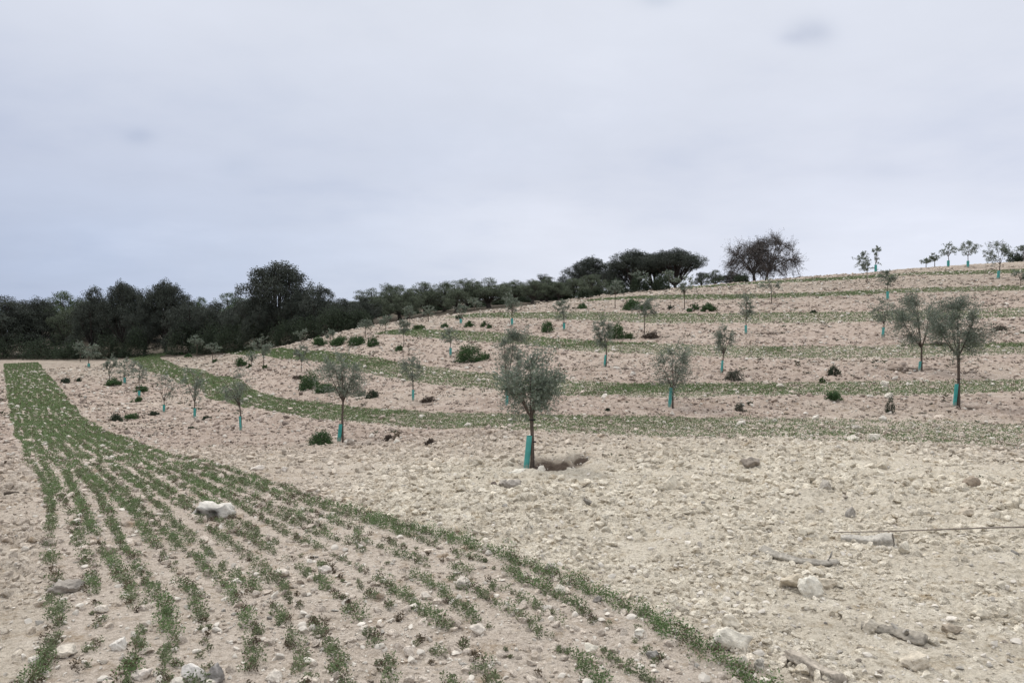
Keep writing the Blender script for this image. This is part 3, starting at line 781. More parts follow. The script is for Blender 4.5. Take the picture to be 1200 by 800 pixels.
# trees behind that close the gaps
BK = [(25,350,125),(60,352,130),(100,350,128),(130,352,122),(165,355,118),(205,352,118),(240,356,116),(300,350,110),(340,350,108),(385,352,105),(412,352,104),
      (447,346,104),(485,344,106),(510,341,106),(535,339,108),(560,337,108),(590,335,110),(615,335,112)]
for j, (u, vt, yd) in enumerate(BK):
    u2 = (str(u))
    T('oak' if u < 400 else 'olive', u, 0, vt, 34, ['first','second','third','fourth','fifth','sixth','seventh','eighth','ninth','tenth','eleventh','twelfth','thirteenth','fourteenth','fifteenth','sixteenth','seventeenth','eighteenth'][j]+' tree from the left in the shadowy row behind the front of the wood', yd, 'shadowy trees behind the front row')

# two nearly bare oaks on the skyline
def bare_oak(u, vb, vt, hw, yd, label, seed, cdx=0.0):
    global rng
    keep = rng; rng = np.random.default_rng(seed)
    x, y = (u-CX)/F*yd, yd; k = y/F; z = float(macro(x, y)); H = EYE-(vt-HV)*k-z; Wd = hw*k; ox = cdx*k
    tk = MB(); col_ = (.105, .090, .085)
    fork = np.array([ox*.25, 0, H*.2])
    tk.tube(bez(np.array([0, 0, -.1]), np.array([ox*.05, 0, H*.1]), fork, 6), np.linspace(.19, .14, 6), 8, col_)
    c = np.array([ox, 0, H*.44]); rad = np.array([Wd*1.15, Wd*.85, H*.58]); LPt = []
    for q in range(10):
        a = q*2.4; el = .15+.8*((q*.37) % 1); d = np.array([math.cos(a)*(1-el*.6), math.sin(a)*(1-el*.6), el*.9]); d /= np.linalg.norm(d)
        e = c+d*rad*.72; m = fork*.55+e*.45+np.array([0, 0, .10*H*(1-el)])
        L = bez(fork, m, e, 9)+np.cumsum(rng.normal(0, .045, (9, 3)), 0)*np.linspace(0, 1, 9)[:, None]; tk.tube(L, np.linspace(.10, .028, 9), 6, col_); LPt.append(L[2:])
    LPt = np.concatenate(LPt)
    d = unit(230); d[:, 2] = np.where(d[:, 2] < -.72, -d[:, 2], d[:, 2])
    tips = c+d*rad*(.80+.34*fbm(d[:, 0]*2.2+seed, d[:, 2]*2.2+d[:, 1], seed, 2))[:, None]*(.45+.55*rng.random((230, 1))**.5)
    src = LPt[((tips[:, None]-LPt[None])**2).sum(-1).argmin(1)]; ends = []
    for p0, p1 in zip(src, tips):
        br = bez(p0, (p0+p1)/2+rng.normal(0, .16, 3)+np.array([0, 0, .12]), p1, 6); tk.tube(br, np.linspace(.026, .010, 6), 4, col_, 0, False)
        for _ in range(11):
            q0 = br[rng.integers(2, 6)]; v_ = (p1-p0)/(np.linalg.norm(p1-p0)+.01)*.5+rng.normal(0, .75, 3)+np.array([0, 0, .1]); q1 = q0+v_*rng.uniform(.25, .6)
            tk.tube(np.array([q0, (q0+q1)/2+rng.normal(0, .04, 3), q1]), [.011, .009, .006], 3, col_, 0, False); ends.append(q1); ends.append((q0+q1)/2)
    root = thing('bare_oak_tree', label, 'oak tree', (x, y, z-.05), 'thinly leaved oaks on the skyline')
    link('trunk', tk.mesh('trunk', [M_BARK], True), root)
    E = np.array(ends); E = E[rng.random(len(E)) < .62]; mb = MB(); kk = 3; p = np.repeat(E, kk, 0)+rng.normal(0, .10, (len(E)*kk, 3)); n_ = len(p)
    mb.leaves(p, rng.normal(size=(n_, 3)), .12*rng.uniform(.6, 1.3, n_), .055, np.array([.10, .094, .088])*rng.uniform(.7, 1.35, (n_, 1)))
    link('crown', mb.mesh('crown', [M_OAK]), root); rng = keep
bare_oak(884,330,283,28,86,'nearly bare oak on the skyline, left one with the slanting trunk',11,-4)
bare_oak(898,329,277,33,84,'nearly bare oak on the skyline, right one with the wide thin crown',12,6)

# ------------------------------------------------------------------ shrubs
def bush(u, vb, w, h, label, kind='green', parts=True, name='shrub', group=None, Yd=None):
    x, y = at(u, vb) if Yd is None else ((u-CX)/F*Yd, Yd); k = y/F; z = float(ground(x, y)[0]); rx, H = w*k/2, h*k
    px = w; n_c = int(np.clip(w*2.6, 16, 110)) if kind not in ('brown','straw','grey') else int(np.clip(w*1.5, 10, 50)); per = int(np.clip(w*1.4, 16, 40))
    d = unit(n_c); d[:, 2] = np.abs(d[:, 2])
    lobes = .68+.5*fbm(d[:, 0]*1.6+u*1.7, d[:, 2]*1.6+d[:, 1]*1.6+vb, 8, 2)
    cen = d*np.array([rx*.86, rx*.8, H*.88])*lobes[:, None]*(.35+.65*rng.random((n_c, 1))**.4); cen[:, 2] = np.clip(cen[:, 2], H*.06, None)
    p = np.repeat(cen, per, 0)+rng.normal(size=(n_c*per, 3))*np.array([rx, rx, H*.9])*.13; p[:, 2] = np.abs(p[:, 2])
    n_ = len(p); dr = np.repeat(d, per, 0)*.5+rng.normal(0, .6, (n_, 3))+np.array([0, 0, .35]); L = max(.035, 1.7*k)
    cs = {'green': [.058,.106,.040], 'dark': [.042,.058,.034], 'bright': [.068,.105,.040], 'grey': [.085,.088,.066], 'brown': [.088,.068,.052], 'straw': [.21,.165,.11]}[kind]
    colr = np.array(cs)*np.repeat(rng.uniform(.75, 1.25, n_c), per)[:, None]*rng.uniform(.7, 1.35, (n_, 1))
    root = thing(name, label, 'shrub' if name == 'shrub' else 'brush' if name == 'brush_heap' else 'weed', (x, y, z-.02), group)
    mb = MB(); mb.leaves(p, dr, L*rng.uniform(.7, 1.3, n_), L*.5, colr); link('foliage', mb.mesh('foliage', [M_CROP]), root)
    st_ = MB()
    for q in range(9 if kind != 'brown' else 16):
        e = cen[rng.integers(n_c)]*1.05
        st_.tube(bez(np.array([0, 0, -.03])+rng.normal(0, .12, 3)*np.array([rx, rx, 0]), e*.5+np.array([0, 0, .02]), e, 4), np.linspace(max(.006, .3*k), max(.003, .15*k), 4), 4, (.10,.082,.066), 0, False)
    link('stem', st_.mesh('stem', [M_BARK], True), root)
    return root
GB = 'evergreen shrubs on the slope'
B = bush
B(551,424,38,23,'largest dense dark green bush, just left of the half hidden young olive','green',group=GB)
B(569,421,14,10,'small dark bush attached to the right foot of the largest dense one','green',group=GB)
B(362,458,30,25,'round dark green bush left of the slender open olive','green',group=GB)
B(382,460,28,13,'low dark green bush spreading right from the round one','green',group=GB)
B(376,523,32,19,'low leafy bush beside the tall teal guard in the foreground band','green',group=GB)
B(641,390,19,15,'pointed dark bush left of the young olive at upper centre','green',group=GB)
B(722,397,26,20,'dark round bush behind the olive with bright teal guard','green',group=GB)
B(738,397,14,9,'bright green low bush right of the dark round one at mid slope','bright',group=GB)
B(741,363,26,14,'wide dark green bush between two young olives near the top','green',group=GB)
B(757,364,16,11,'dark green shrub beneath the bushy young olive','green',group=GB)
B(682,362,14,8,'small mounded bush on the upper slope below the hilltop wood','green',group=GB)
B(786,363,10,7,'brownish green pointed shrub on the upper slope','dark',group=GB)
B(815,363,11,8,'left and rounder of two neighbouring bushes below the bare oaks','green',group=GB)
B(830,365,20,10,'right and wider of two neighbouring bushes below the bare oaks','green',group=GB)
B(807,366,9,5,'tiny bush at the foot of the spreading young olive','green',group=GB)
B(375,406,19,10,'first rounded bush from the left in the row below the wood','green',group=GB)
B(397,405,24,12,'second rounded bush in the row below the wood','green',group=GB)
B(418,405,24,14,'third and highest rounded bush in the row below the wood','green',group=GB)
B(437,406,17,13,'last rounded bush at the right end of the row below the wood','green',group=GB)
B(468,411,13,8,'small bush at the foot of a young olive above the third strip','green',group=GB)
B(490,386,19,6,'low flat green bush along the fourth strip tip','bright',group=GB)
B(165,460,18,9,'upper of two bushes around the spindly olive','green',group=GB)
B(161,471,15,7,'lower of two bushes around the spindly olive','green',group=GB)
B(135,494,17,11,'dark bush near the right edge of the near crop rows','dark',group=GB)
B(153,491,20,8,'flatter green bush right of the dark one by the crop rows','green',group=GB)
B(133,453,20,9,'low green bush left of the bluish olive guard','green',group=GB)
B(77,449,13,8,'small dark bush beside the far part of the crop rows','dark',group=GB)
B(92,447,9,5,'smallest dark tuft right of that bush by the crop rows','dark',group=GB)
B(283,429,17,11,'ragged green clump under the low pruned olive','green',group=GB)
B(292,432,8,6,'little green tuft right of the ragged clump','green',group=GB)
B(977,441,18,13,'dark bush on the right slope above the strip with white stones','dark',group=GB)
B(977,471,23,12,'spiky green bush in front of the strip with white stones','green',group=GB)
B(964,449,9,9,'small pale green bush within the strip with white stones','bright',group=GB)
B(868,482,17,12,'upright grey green bush in the right middle band','grey',group=GB)
B(879,476,9,6,'little dark tuft right of the upright grey green bush','dark',group=GB)
B(1044,486,13,22,'upright weedy sapling with thin leaves left of the big staked olive','dark',group=GB)
B(567,383,9,8,'rightmost but one of four tufts in a line at the upper slope','green',group=GB)
B(573,385,9,5,'rightmost of four tufts in a line at the upper slope','green',group=GB)
B(550,383,14,8,'second of four tufts in a line at the upper slope','green',group=GB)
B(521,384,11,6,'leftmost of four tufts in a line at the upper slope','green',group=GB)
B(538,375,11,7,'round tuft behind the small olive with short guard','dark',group=GB)
B(1190,307,22,14,'dark dome shaped bush at the right end of the skyline','dark',group=GB)
B(868,331,22,12,'dark bush at the foot of the left bare oak','dark',group=GB)
B(878,367,9,5,'small dark bush on the upper right slope, left one of two','dark',group=GB)
B(953,367,9,6,'small dark bush on the upper right slope, right one of two','dark',group=GB)
B(213,416,8,4,'small green tuft under the leftmost spindly olive','green',group=GB)
B(221,419,11,6,'green tuft between two spindly olives near the wood','green',group=GB)
B(252,425,9,5,'dark green tuft at the foot of the leaning small olive','green',group=GB)
B(311,432,9,5,'green tuft at the foot of the upright young olive','bright',group=GB)
B(436,467,17,10,'dark dead looking mound right of the slender open olive','dark',group=GB)
B(424,465,14,9,'smaller greyish mound left of the dark dead looking one','grey',group=GB)
B(465,516,13,18,'dry brown grass tuft in the foreground band','straw',name='grass_tuft',group=None)
B(454,518,22,9,'brown brush pile right of the tall teal guard','brown',name='brush_heap')
B(503,471,22,7,'dead brush lying right of the airy crowned olive','brown',name='brush_heap')
B(763,397,28,8,'dead brush under the bushy young olive','brown',name='brush_heap')
B(860,446,26,15,'grey brown brush heap right of the thick teal guard','grey',name='brush_heap')
B(505,523,18,8,'flattened dark brush on the foreground band, centre left','brown',name='brush_heap')
B(350,445,16,6,'reddish dead brush left of the round dark bush','brown',name='brush_heap')
B(224,503,10,4,'dark tuft below the sparse young olive guard','dark',name='grass_tuft')
B(180,487,14,6,'dark low weeds left of the tiny guarded olive','dark',name='grass_tuft')
B(242,492,14,5,'dark low weeds right of the sparse young olive','dark',name='grass_tuft')
B(713,484,9,5,'small dark green weed left of the round crowned olive','dark',name='grass_tuft')
B(1100,405,22,6,'grey dead twigs behind the big staked olive','brown',name='brush_heap')
B(1172,388,20,8,'dark brush and clods at the far right slope','brown',name='brush_heap')
B(684,352,24,11,'dark low bush on the crest under the dark layered oak','dark',Yd=79.0)
# undergrowth closing the foot of the wood
for j, (u, vb, w, h) in enumerate([(12,413,46,16),(50,413,40,13),(85,411,30,12),(128,404,26,18),(158,399,24,20),(215,397,32,20),(245,393,30,20),(272,391,30,20),(300,388,30,24),(335,385,30,18),(362,383,26,18),(392,381,30,22),(418,379,24,14),(445,371,26,8),(480,369,30,8),(515,364,30,8),(560,360,30,8),(588,357,26,9),(612,354,26,9),(637,352,26,9),(662,350,26,9),(700,347,26,8),(722,345,28,10),(750,342,28,11),(775,340,26,10)]):
    B(u, vb+(1.5 if u < 430 else 0), w*(1.6 if u < 430 else 1.1), h*(1.9 if u < 430 else 2.1 if u > 715 else 1), ['first','second','third','fourth','fifth','sixth','seventh','eighth','ninth','tenth','eleventh','twelfth','thirteenth','fourteenth','fifteenth','sixteenth','seventeenth','eighteenth','nineteenth','twentieth','twenty-first','twenty-second','twenty-third','twenty-fourth','twenty-fifth'][j]+' patch of dark undergrowth from the left at the foot of the wood', 'dark', name='shrub', group='undergrowth at the foot of the wood', Yd=float(np.interp(u, [8, 150, 200, 250, 325, 400, 430], [94, 90, 88, 82, 75, 71, 74])) if u < 430 else None)
#ROCKS
# ------------------------------------------------------------------ rocks, logs, cane
VR, FR = ico(4)
def rock(u, v, w, h, label, tint=(.66,.63,.57), seed=0, depth=.8, dark=0, form=None, name='rock'):
    """v is the row of the lower edge"""
    x, y = at(u, v-h*.18); k = y/F; z = float((macro(x, y)+micro(np.array([x]), np.array([y])))[0])
    r = np.random.default_rng(900+seed)
    V = VR*np.array([1, 1, 1.])
    if form is not None: V = form(V)
    ph = r.normal(size=(6, 3))
    if form is None:
        V = V*(1+.16*sum(np.sin(V@(ph[q]*1.3)+q*2) for q in range(6))/3)[:, None]
        for _ in range(16):
            nn = r.normal(size=3); nn /= np.linalg.norm(nn); d = r.uniform(.45, .86); V = V-np.clip(V@nn-d, 0, None)[:, None]*nn*.92
    V = V*(1+.24*(fbm(V[:, 0]*3+V[:, 2]*2.3+seed, V[:, 1]*3+V[:, 2]*1.7, seed, 4)-.5)*2)[:, None]
    V = V*(1+.11*(fbm(V[:, 0]*9+V[:, 2]*7+seed, V[:, 1]*9-V[:, 2]*6, seed+3, 2)-.5)*2)[:, None]
    ext = V.max(0)-V.min(0); V = V-(V.max(0)+V.min(0))/2
    hh = h*k*1.35
    V = V/ext*np.array([w*k, w*k*depth, hh]); V[:, 2] += hh*.22
    nz = fbm(V[:, 0]/(w*k)*7+seed, V[:, 1]/(w*k)*7+V[:, 2]/(w*k)*6, 4, 3)
    C = np.array(tint)*np.array([1.0,.98,.935])*(.82+.36*nz)[:, None]
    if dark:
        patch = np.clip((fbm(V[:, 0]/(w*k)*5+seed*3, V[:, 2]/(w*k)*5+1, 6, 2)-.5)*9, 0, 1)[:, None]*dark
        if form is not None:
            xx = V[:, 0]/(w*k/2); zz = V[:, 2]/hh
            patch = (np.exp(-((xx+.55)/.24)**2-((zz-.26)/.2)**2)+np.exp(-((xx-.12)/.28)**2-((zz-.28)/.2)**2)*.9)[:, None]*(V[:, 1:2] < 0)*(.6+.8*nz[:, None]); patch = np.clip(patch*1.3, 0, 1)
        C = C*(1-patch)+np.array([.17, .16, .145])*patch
    me = mesh_np(name, V, [FR], C, [M_ROCK], None, True)
    o = link(name, me); o.location = (x, y, z)
    tag(o, label, 'rock' if name == 'rock' else 'stone'); ROCKS.append((u, v, w, label)); return o
ROCKS = []
def saddle(V):
    """two humps with a dip between them and two hollows in the front foot"""
    V = V.copy(); x = V[:, 0]; top = V[:, 2] > 0
    prof = np.interp(x, [-1, -.75, -.5, -.2, .1, .4, .7, .95, 1], [.25, .55, .95, .8, .55, .62, .9, .8, .5])
    V[:, 2] = np.where(top, np.sign(V[:, 2])*np.abs(V[:, 2])**.6*prof, V[:, 2]*.5)
    V[:, 1] *= .75
    low = np.clip((.45-V[:, 2])/.3, 0, 1)*(V[:, 1] < 0)
    V[:, 1] += low*(.55*np.exp(-((x+.55)/.22)**2)+.55*np.exp(-((x-.12)/.25)**2))
    return V
rock(251,609,53,19,'big whitish saddle shaped rock with grey hollows lying in the crop rows',(.63,.605,.565),1,.6,.9,saddle)
rock(856,767,52,26,'flat topped whitish boulder at the end of the nearest green row',(.70,.66,.58),2,.7,.3)
rock(856,738,24,16,'rounded cream rock just behind the flat topped boulder',(.70,.65,.56),3)
rock(950,701,28,25,'tilted angular white rock below the curved grey log',(.72,.69,.62),4,.8)
rock(930,693,32,15,'pale brown slab leaning against the tilted white rock',(.52,.46,.37),5)
rock(970,690,20,12,'pale rounded rock behind the tilted white one',(.56,.50,.41),57)
rock(74,698,42,13,'dark grey wedge shaped rock between the leftmost crop rows',(.33,.30,.27),6,.7,.4)
rock(228,803,34,22,'white angular rock cut by the lower border of the photo',(.70,.67,.64),7)
rock(250,803,22,22,'mottled grey rock beside the white one at the lower border',(.36,.34,.33),8,.9,.8)
rock(165,797,24,11,'smooth oval pinkish white stone at the lower left border',(.66,.60,.55),9)
rock(138,763,20,12,'rounded white stone pair in the lower left crop rows',(.68,.65,.61),10)
rock(117,722,16,10,'pale stone under a green clump in the lower left',(.60,.55,.49),11)
rock(72,772,30,12,'wide pale stone in front of the leftmost green clump',(.60,.55,.48),12)
rock(39,783,15,10,'white stone at the foot of the leftmost green clump',(.66,.62,.56),13)
rock(880,549,26,11,'dark grey brown rock alone on the bare field right of centre',(.28,.245,.21),14,.8,.3)
rock(601,577,22,12,'grey rock in a pair in front of the nearest olive',(.36,.33,.30),15)
rock(591,572,14,9,'smaller grey stone of the pair in front of the nearest olive',(.38,.35,.315),16)
rock(579,572,8,6,'brown pebble left of the grey pair of stones',(.20,.17,.15),17)
rock(608,557,25,7,'flat white slab at the foot of the nearest guard',(.68,.65,.58),18,1.0)
rock(634,557,11,11,'upright white stone at the edge of the dug hollow',(.68,.65,.58),19)
rock(785,577,22,16,'pointed pale rock in the middle of the bare field',(.62,.57,.48),20)
rock(838,585,19,6,'flat cream stone right of the pointed pale rock',(.64,.59,.49),21)
rock(922,580,24,12,'pale beige rock on the bare field, right of the flat cream stone',(.58,.52,.43),22)
rock(1138,573,22,13,'brown rock near the right side of the bare field',(.33,.275,.22),23)
rock(1193,600,12,14,'pale upright rock at the right border of the photo',(.62,.57,.48),24)
rock(1133,607,18,12,'rounded beige rock below the brown one at right',(.52,.46,.38),25)
rock(968,577,18,12,'greyish rock cluster piece beside a brown stain on the bare field',(.40,.37,.33),26)
rock(997,608,14,12,'dark grey stone above the long cane',(.33,.31,.285),27)
rock(872,785,15,15,'white block stone in front of the flat topped boulder',(.66,.62,.54),28)
rock(891,787,16,14,'mottled white stone right of the white block',(.58,.55,.49),29,.9,.6)
rock(917,783,14,11,'small squared pale stone left of the broken log end',(.56,.51,.44),30)
rock(693,767,17,12,'white rounded stone among the sparse lower rows',(.70,.66,.58),31)
rock(750,749,14,9,'white stone touching the right green row',(.66,.63,.57),32)
rock(765,772,17,9,'dark bluish grey stone near the lower right crop rows',(.27,.26,.245),33)
rock(700,706,12,8,'grey stone between green clumps of the right rows',(.30,.28,.26),34)
rock(657,698,17,11,'white stone where two green clumps part',(.68,.64,.57),35)
rock(301,553,18,6,'elongated white stone at the upper border of the near crop rows',(.66,.61,.56),36)
rock(333,555,9,7,'small white stone right of the elongated one',(.66,.61,.56),37)
rock(380,673,16,9,'white stone below the saddle rock, toward the middle rows',(.66,.61,.56),38)
rock(330,677,18,9,'cream flat stone in the centre left rows',(.64,.58,.52),39)
rock(542,692,20,14,'pale stone wedge beside a dark green clump at centre',(.62,.57,.51),40)
rock(647,675,20,14,'upright thin pale slab at the edge of the right row',(.60,.55,.49),41,.4)
rock(1020,745,20,14,'pale clod like rock left of the broken log',(.58,.53,.45),42)
rock(1150,728,22,18,'rounded pale rock in the lower right corner area',(.60,.55,.46),43)
rock(1075,790,34,18,'wide pale rock near the lower right border',(.58,.525,.44),44)
rock(1116,745,22,12,'brownish rock right of the broken log',(.40,.345,.28),45)
rock(1060,653,16,14,'white pointed stone below the cane peg',(.62,.58,.50),46)
rock(945,630,22,11,'low pale rock left of the cane tip',(.60,.55,.46),47)
rock(1000,518,14,8,'white stone on the right part of the second strip',(.66,.62,.55),48)
rock(915,456,10,6,'white stone lying in the third strip at right',(.68,.64,.57),49)
rock(1037,454,11,7,'largest white stone of the third strip, left of the staked olive',(.68,.64,.57),50)
rock(1041,470,12,8,'white stone just in front of the third strip, above the weedy sapling',(.66,.62,.55),51)
rock(548,502,10,6,'white stone at the near side of the second strip, centre left',(.68,.64,.58),52)
rock(464,522,11,7,'white stone at the foot of the dry grass tuft',(.68,.64,.57),53)
rock(1025,519,16,9,'white slab in the second strip at right',(.66,.62,.55),54)
rock(320,800,22,12,'pale stone at the lower border in the left crop rows',(.62,.57,.51),55)
rock(38,416,14,6,'pale boulder lying at the dark foot of the wood',(.50,.46,.41),56,.8)
rock(75,414,16,7,'pale boulder heap in front of the olive green gap of the wood',(.50,.45,.40),58)
rock(500,706,14,9,'pale stone low between the centre rows',(.62,.57,.51),59)
rock(425,742,14,9,'pale stone among sparse plants at lower centre',(.62,.57,.51),60)
rock(560,745,20,12,'whitish rock at lower centre near the faint wheel mark',(.62,.57,.51),61)

def log(pts_px, r0, r1, label, tint, knots=3, seed=0, name='fallen_branch', flat=.8, lift=.35):
    g = np.random.default_rng(seed); P3 = []
    for u, v in pts_px:
        x, y = at(u, v); P3.append((x, y, float((macro(x, y)+micro(np.array([x]), np.array([y])))[0])))
    P3 = np.array(P3); c = P3.mean(0)
    d = np.r_[0, np.cumsum(np.linalg.norm(np.diff(P3, axis=0), axis=1))]; s = np.linspace(0, d[-1], 26)
    Q_ = np.stack([np.interp(s, d, P3[:, j]) for j in range(3)], 1); Q_ = smooth(Q_, 3)
    rr_ = np.linspace(r0, r1, 26)*(1+.22*(fbm(np.linspace(0, 7, 26), np.full(26, seed*3.3), seed, 3)-.5)*2)
    Q_[:, 2] = np.interp(s, d, smooth(np.maximum(P3[:, 2], 0), 1) if len(P3) > 5 else P3[:, 2])+rr_*lift
    t = np.gradient(Q_, axis=0); t /= np.linalg.norm(t, axis=1)[:, None]
    a = np.cross(t, [0, 0, 1.]); a /= np.linalg.norm(a, axis=1)[:, None]; b_ = np.cross(a, t)
    S_ = 16; an = np.linspace(0, 6.283, S_, endpoint=False); ribs = 1+.14*np.sin(an*5+seed)+.1*g.normal(size=S_)
    V = Q_[:, None]+(rr_[:, None]*ribs[None])[..., None]*(np.cos(an)[None, :, None]*a[:, None]+flat*np.sin(an)[None, :, None]*b_[:, None])
    V += g.normal(0, .05, V.shape)*rr_[:, None, None]
    V = V.reshape(-1, 3)-c
    i = np.arange(25)[:, None]*S_; k = np.arange(S_)[None]; k2 = (k+1) % S_
    Fq = np.stack([i+k, i+k2, i+S_+k2, i+S_+k], -1).reshape(-1, 4)
    V = np.vstack([V, Q_[0]-c, Q_[-1]-c]); caps = np.array([[j, len(V)-2, (j+1) % S_] for j in range(S_)]+[[25*S_+j, 25*S_+(j+1) % S_, len(V)-1] for j in range(S_)])
    grain = fbm(np.tile(an*3, 26), np.repeat(np.linspace(0, 5, 26), S_), seed+5, 3)
    C = np.array(tint)*np.array([.92,.89,.84])*np.r_[.6+.8*grain, .7, .7][:, None]
    o = link(name, mesh_np(name, V, [caps, Fq], C, [M_WOOD], None, True)); o.location = c
    tag(o, label, 'branch')
    for j in range(knots):                         # broken side twigs
        m = MB(); q = Q_[int(g.uniform(4, 22))]-c; dd = np.array([g.normal(), g.normal(), .9]); dd /= np.linalg.norm(dd); L = r0*g.uniform(2, 3.6)
        m.tube(np.array([q, q+dd*L*.6, q+dd*L+g.normal(0, .1, 3)*L]), [r1*.35, r1*.28, r1*.12], 6, tint); link('side_twig', m.mesh('side_twig', [M_WOOD], True), o)
    return o
log([(896,648),(908,655),(922,659),(945,663),(965,664),(981,661)],.050,.030,'curved grey fallen branch lying above the tilted white rock',(.36,.34,.305),1,1)
log([(1010,740),(1030,743),(1050,747),(1068,754),(1086,759)],.030,.055,'split weathered branch with splinters in the lower right',(.34,.315,.275),2,2)
log([(924,775),(940,785),(958,794),(985,810)],.038,.055,'thick grey branch running out of the lower border',(.42,.38,.33),0,3)
log([(650,585),(665,586),(680,588),(696,592)],.042,.03,'short dark splintered branch on the bare field right of the grey stones',(.22,.205,.185),2,4)
log([(986,634),(1005,636),(1025,638),(1048,641)],.045,.085,'pale grey bark covered log half buried beneath the cane',(.52,.50,.46),0,5)
log([(0,583),(14,582),(34,579)],.02,.012,'thin dark stick at the left border beside the crop rows',(.09,.075,.06),0,6)
log([(8,716),(18,708),(34,703)],.018,.012,'short pale root at lower left among the stones',(.46,.41,.35),0,7)
# long thin cane with its peg
x0, y0 = at(978, 630.5); x1, y1 = at(1330, 626)
g0, g1 = float(macro(x0, y0)), float(macro(x1, y1))
t = np.linspace(0, 1, 30); cp = np.stack([x0+(x1-x0)*t, y0+(y1-y0)*t, g0+.055+(g1-g0)*t+.05*np.sin(t*3)*t], 1)
xp, yp = at(1047, 642)
m = MB(); m.tube(cp-cp[0], np.linspace(.0045, .011, 30), 8, (.235,.20,.165)); cane = link('cane', m.mesh('cane', [M_WOOD], True)); cane.location = cp[0]
tag(cane, 'long thin brown cane stretched over the ground to the right border', 'cane')
m = MB(); m.tube(np.array([[0, 0, -.05], [.004, 0, .05], [0, .004, .125]]), [.008, .007, .006], 7, (.15,.125,.10)); pg = link('peg', m.mesh('peg', [M_WOOD], True))
pg.location = (xp, yp, float(macro(xp, yp))); tag(pg, 'short dark peg standing upright in front of the cane', 'peg')

# loose stones large enough to count
SH, FS = ico(3)
STONES = []
for q in range(12):
    V = rocky(SH, 300+q, 18, .3); V = V*(1+.2*(fbm(V[:, 0]*3+V[:, 2]*2+q, V[:, 1]*3+V[:, 2]*2, q, 4)-.5))[:, None]; V = V/np.abs(V).max()
    c = np.array([[.66,.60,.50],[.58,.51,.42],[.69,.64,.56],[.49,.42,.345]][q % 4])*(.85+.3*fbm(V[:, 0]*4+q, V[:, 1]*4+V[:, 2]*3, q, 3))[:, None]
    STONES.append((mesh_np('stone', V, [FS], c, [M_ROCK], None, False), ['white','beige','chalky','brownish'][q % 4]))
LM = [(251,605,'the big saddle shaped rock'),(856,760,'the flat topped whitish boulder'),(950,692,'the tilted angular white rock'),(74,694,'the dark grey wedge shaped rock'),(228,797,'the white rock cut by the border'),
      (165,794,'the smooth oval pinkish white stone'),(138,759,'the rounded white stone pair'),(880,545,'the dark grey brown rock'),(598,572,'the pair of grey rocks'),(785,572,'the pointed pale rock'),(838,583,'the flat cream stone'),
      (922,577,'the pale beige rock'),(1138,569,'the brown rock'),(1133,602,'the rounded beige rock'),(997,604,'the dark grey stone above the cane'),(765,769,'the dark bluish grey stone'),(693,762,'the rounded stone among sparse rows'),
      (380,669,'the white stone below the saddle rock'),(542,687,'the pale stone wedge'),(330,674,'the cream flat stone'),(1150,722,'the rounded pale corner rock'),(1075,784,'the wide pale lower right rock'),(1116,740,'the brownish rock beside the branch'),
      (560,740,'the whitish lower centre rock'),(621,548,'the nearest young olive'),(938,658,'the curved grey fallen branch'),(1048,748,'the split weathered branch'),(670,588,'the short dark splintered branch'),(1017,637,'the bark covered log'),
      (376,520,'the low bush beside the tall guard'),(465,512,'the dry grass tuft'),(20,582,'the thin dark stick'),(425,738,'the stone at lower centre'),(1200,626,'the right end of the cane'),(301,551,'the elongated white stone')]
ORD = ['nearest','second nearest','third nearest','fourth nearest','fifth nearest','sixth nearest','seventh nearest','eighth nearest','ninth nearest','tenth nearest']
cnt = {}; placed = [(q[0], q[1], q[2]*.6) for q in ROCKS]; todo = []
tries = 0
while len(todo) < 235 and tries < 9000:
    tries += 1
    u = random.uniform(5, 1195); v = 520+280*random.random()**.75
    if u < 250 and v < 560: continue
    w = random.choice([6,7,7,8,8,9,10,11,13])*(.55+.6*(v-500)/300)
    if any((u-a)**2+((v-b_)*1.6)**2 < (w*.7+c_+5)**2 for a, b_, c_ in placed): continue
    placed.append((u, v, w*.5)); todo.append((u, v, w))
# label every stone by the landmark it lies next to, its side and its rank there
near = []
for u, v, w in todo:
    j = min(range(len(LM)), key=lambda j: (LM[j][0]-u)**2+((LM[j][1]-v)*1.8)**2); near.append(j)
bykey = {}
for (u, v, w), j in zip(todo, near):
    dx, dy = u-LM[j][0], (v-LM[j][1])*1.8
    side = ('right of' if dx > 0 else 'left of') if abs(dx) > abs(dy) else ('in front of' if dy > 0 else 'behind')
    bykey.setdefault((j, side), []).append((dx*dx+dy*dy, u, v, w))
for (j, side), lst in bykey.items():
    for rank, (_, u, v, w) in enumerate(sorted(lst)):
        me, cn = STONES[random.randrange(12)]
        x, y = at(u, v); k = y/F
        o = link('stone', me); s_ = w*k/2
        o.location = (x, y, float((macro(x, y)+micro(np.array([x]), np.array([y])))[0])+s_*.12)
        o.scale = (s_, s_*random.uniform(.7, 1), s_*random.uniform(.42, .68)); o.rotation_euler = (random.uniform(-.25, .25), random.uniform(-.25, .25), random.uniform(0, 6.28))
        la = LM[j][2]
        tag(o, f'{cn} stone, {ORD[min(rank, 9)]} {side} {la}', 'stone', 'loose stones lying on the near field')
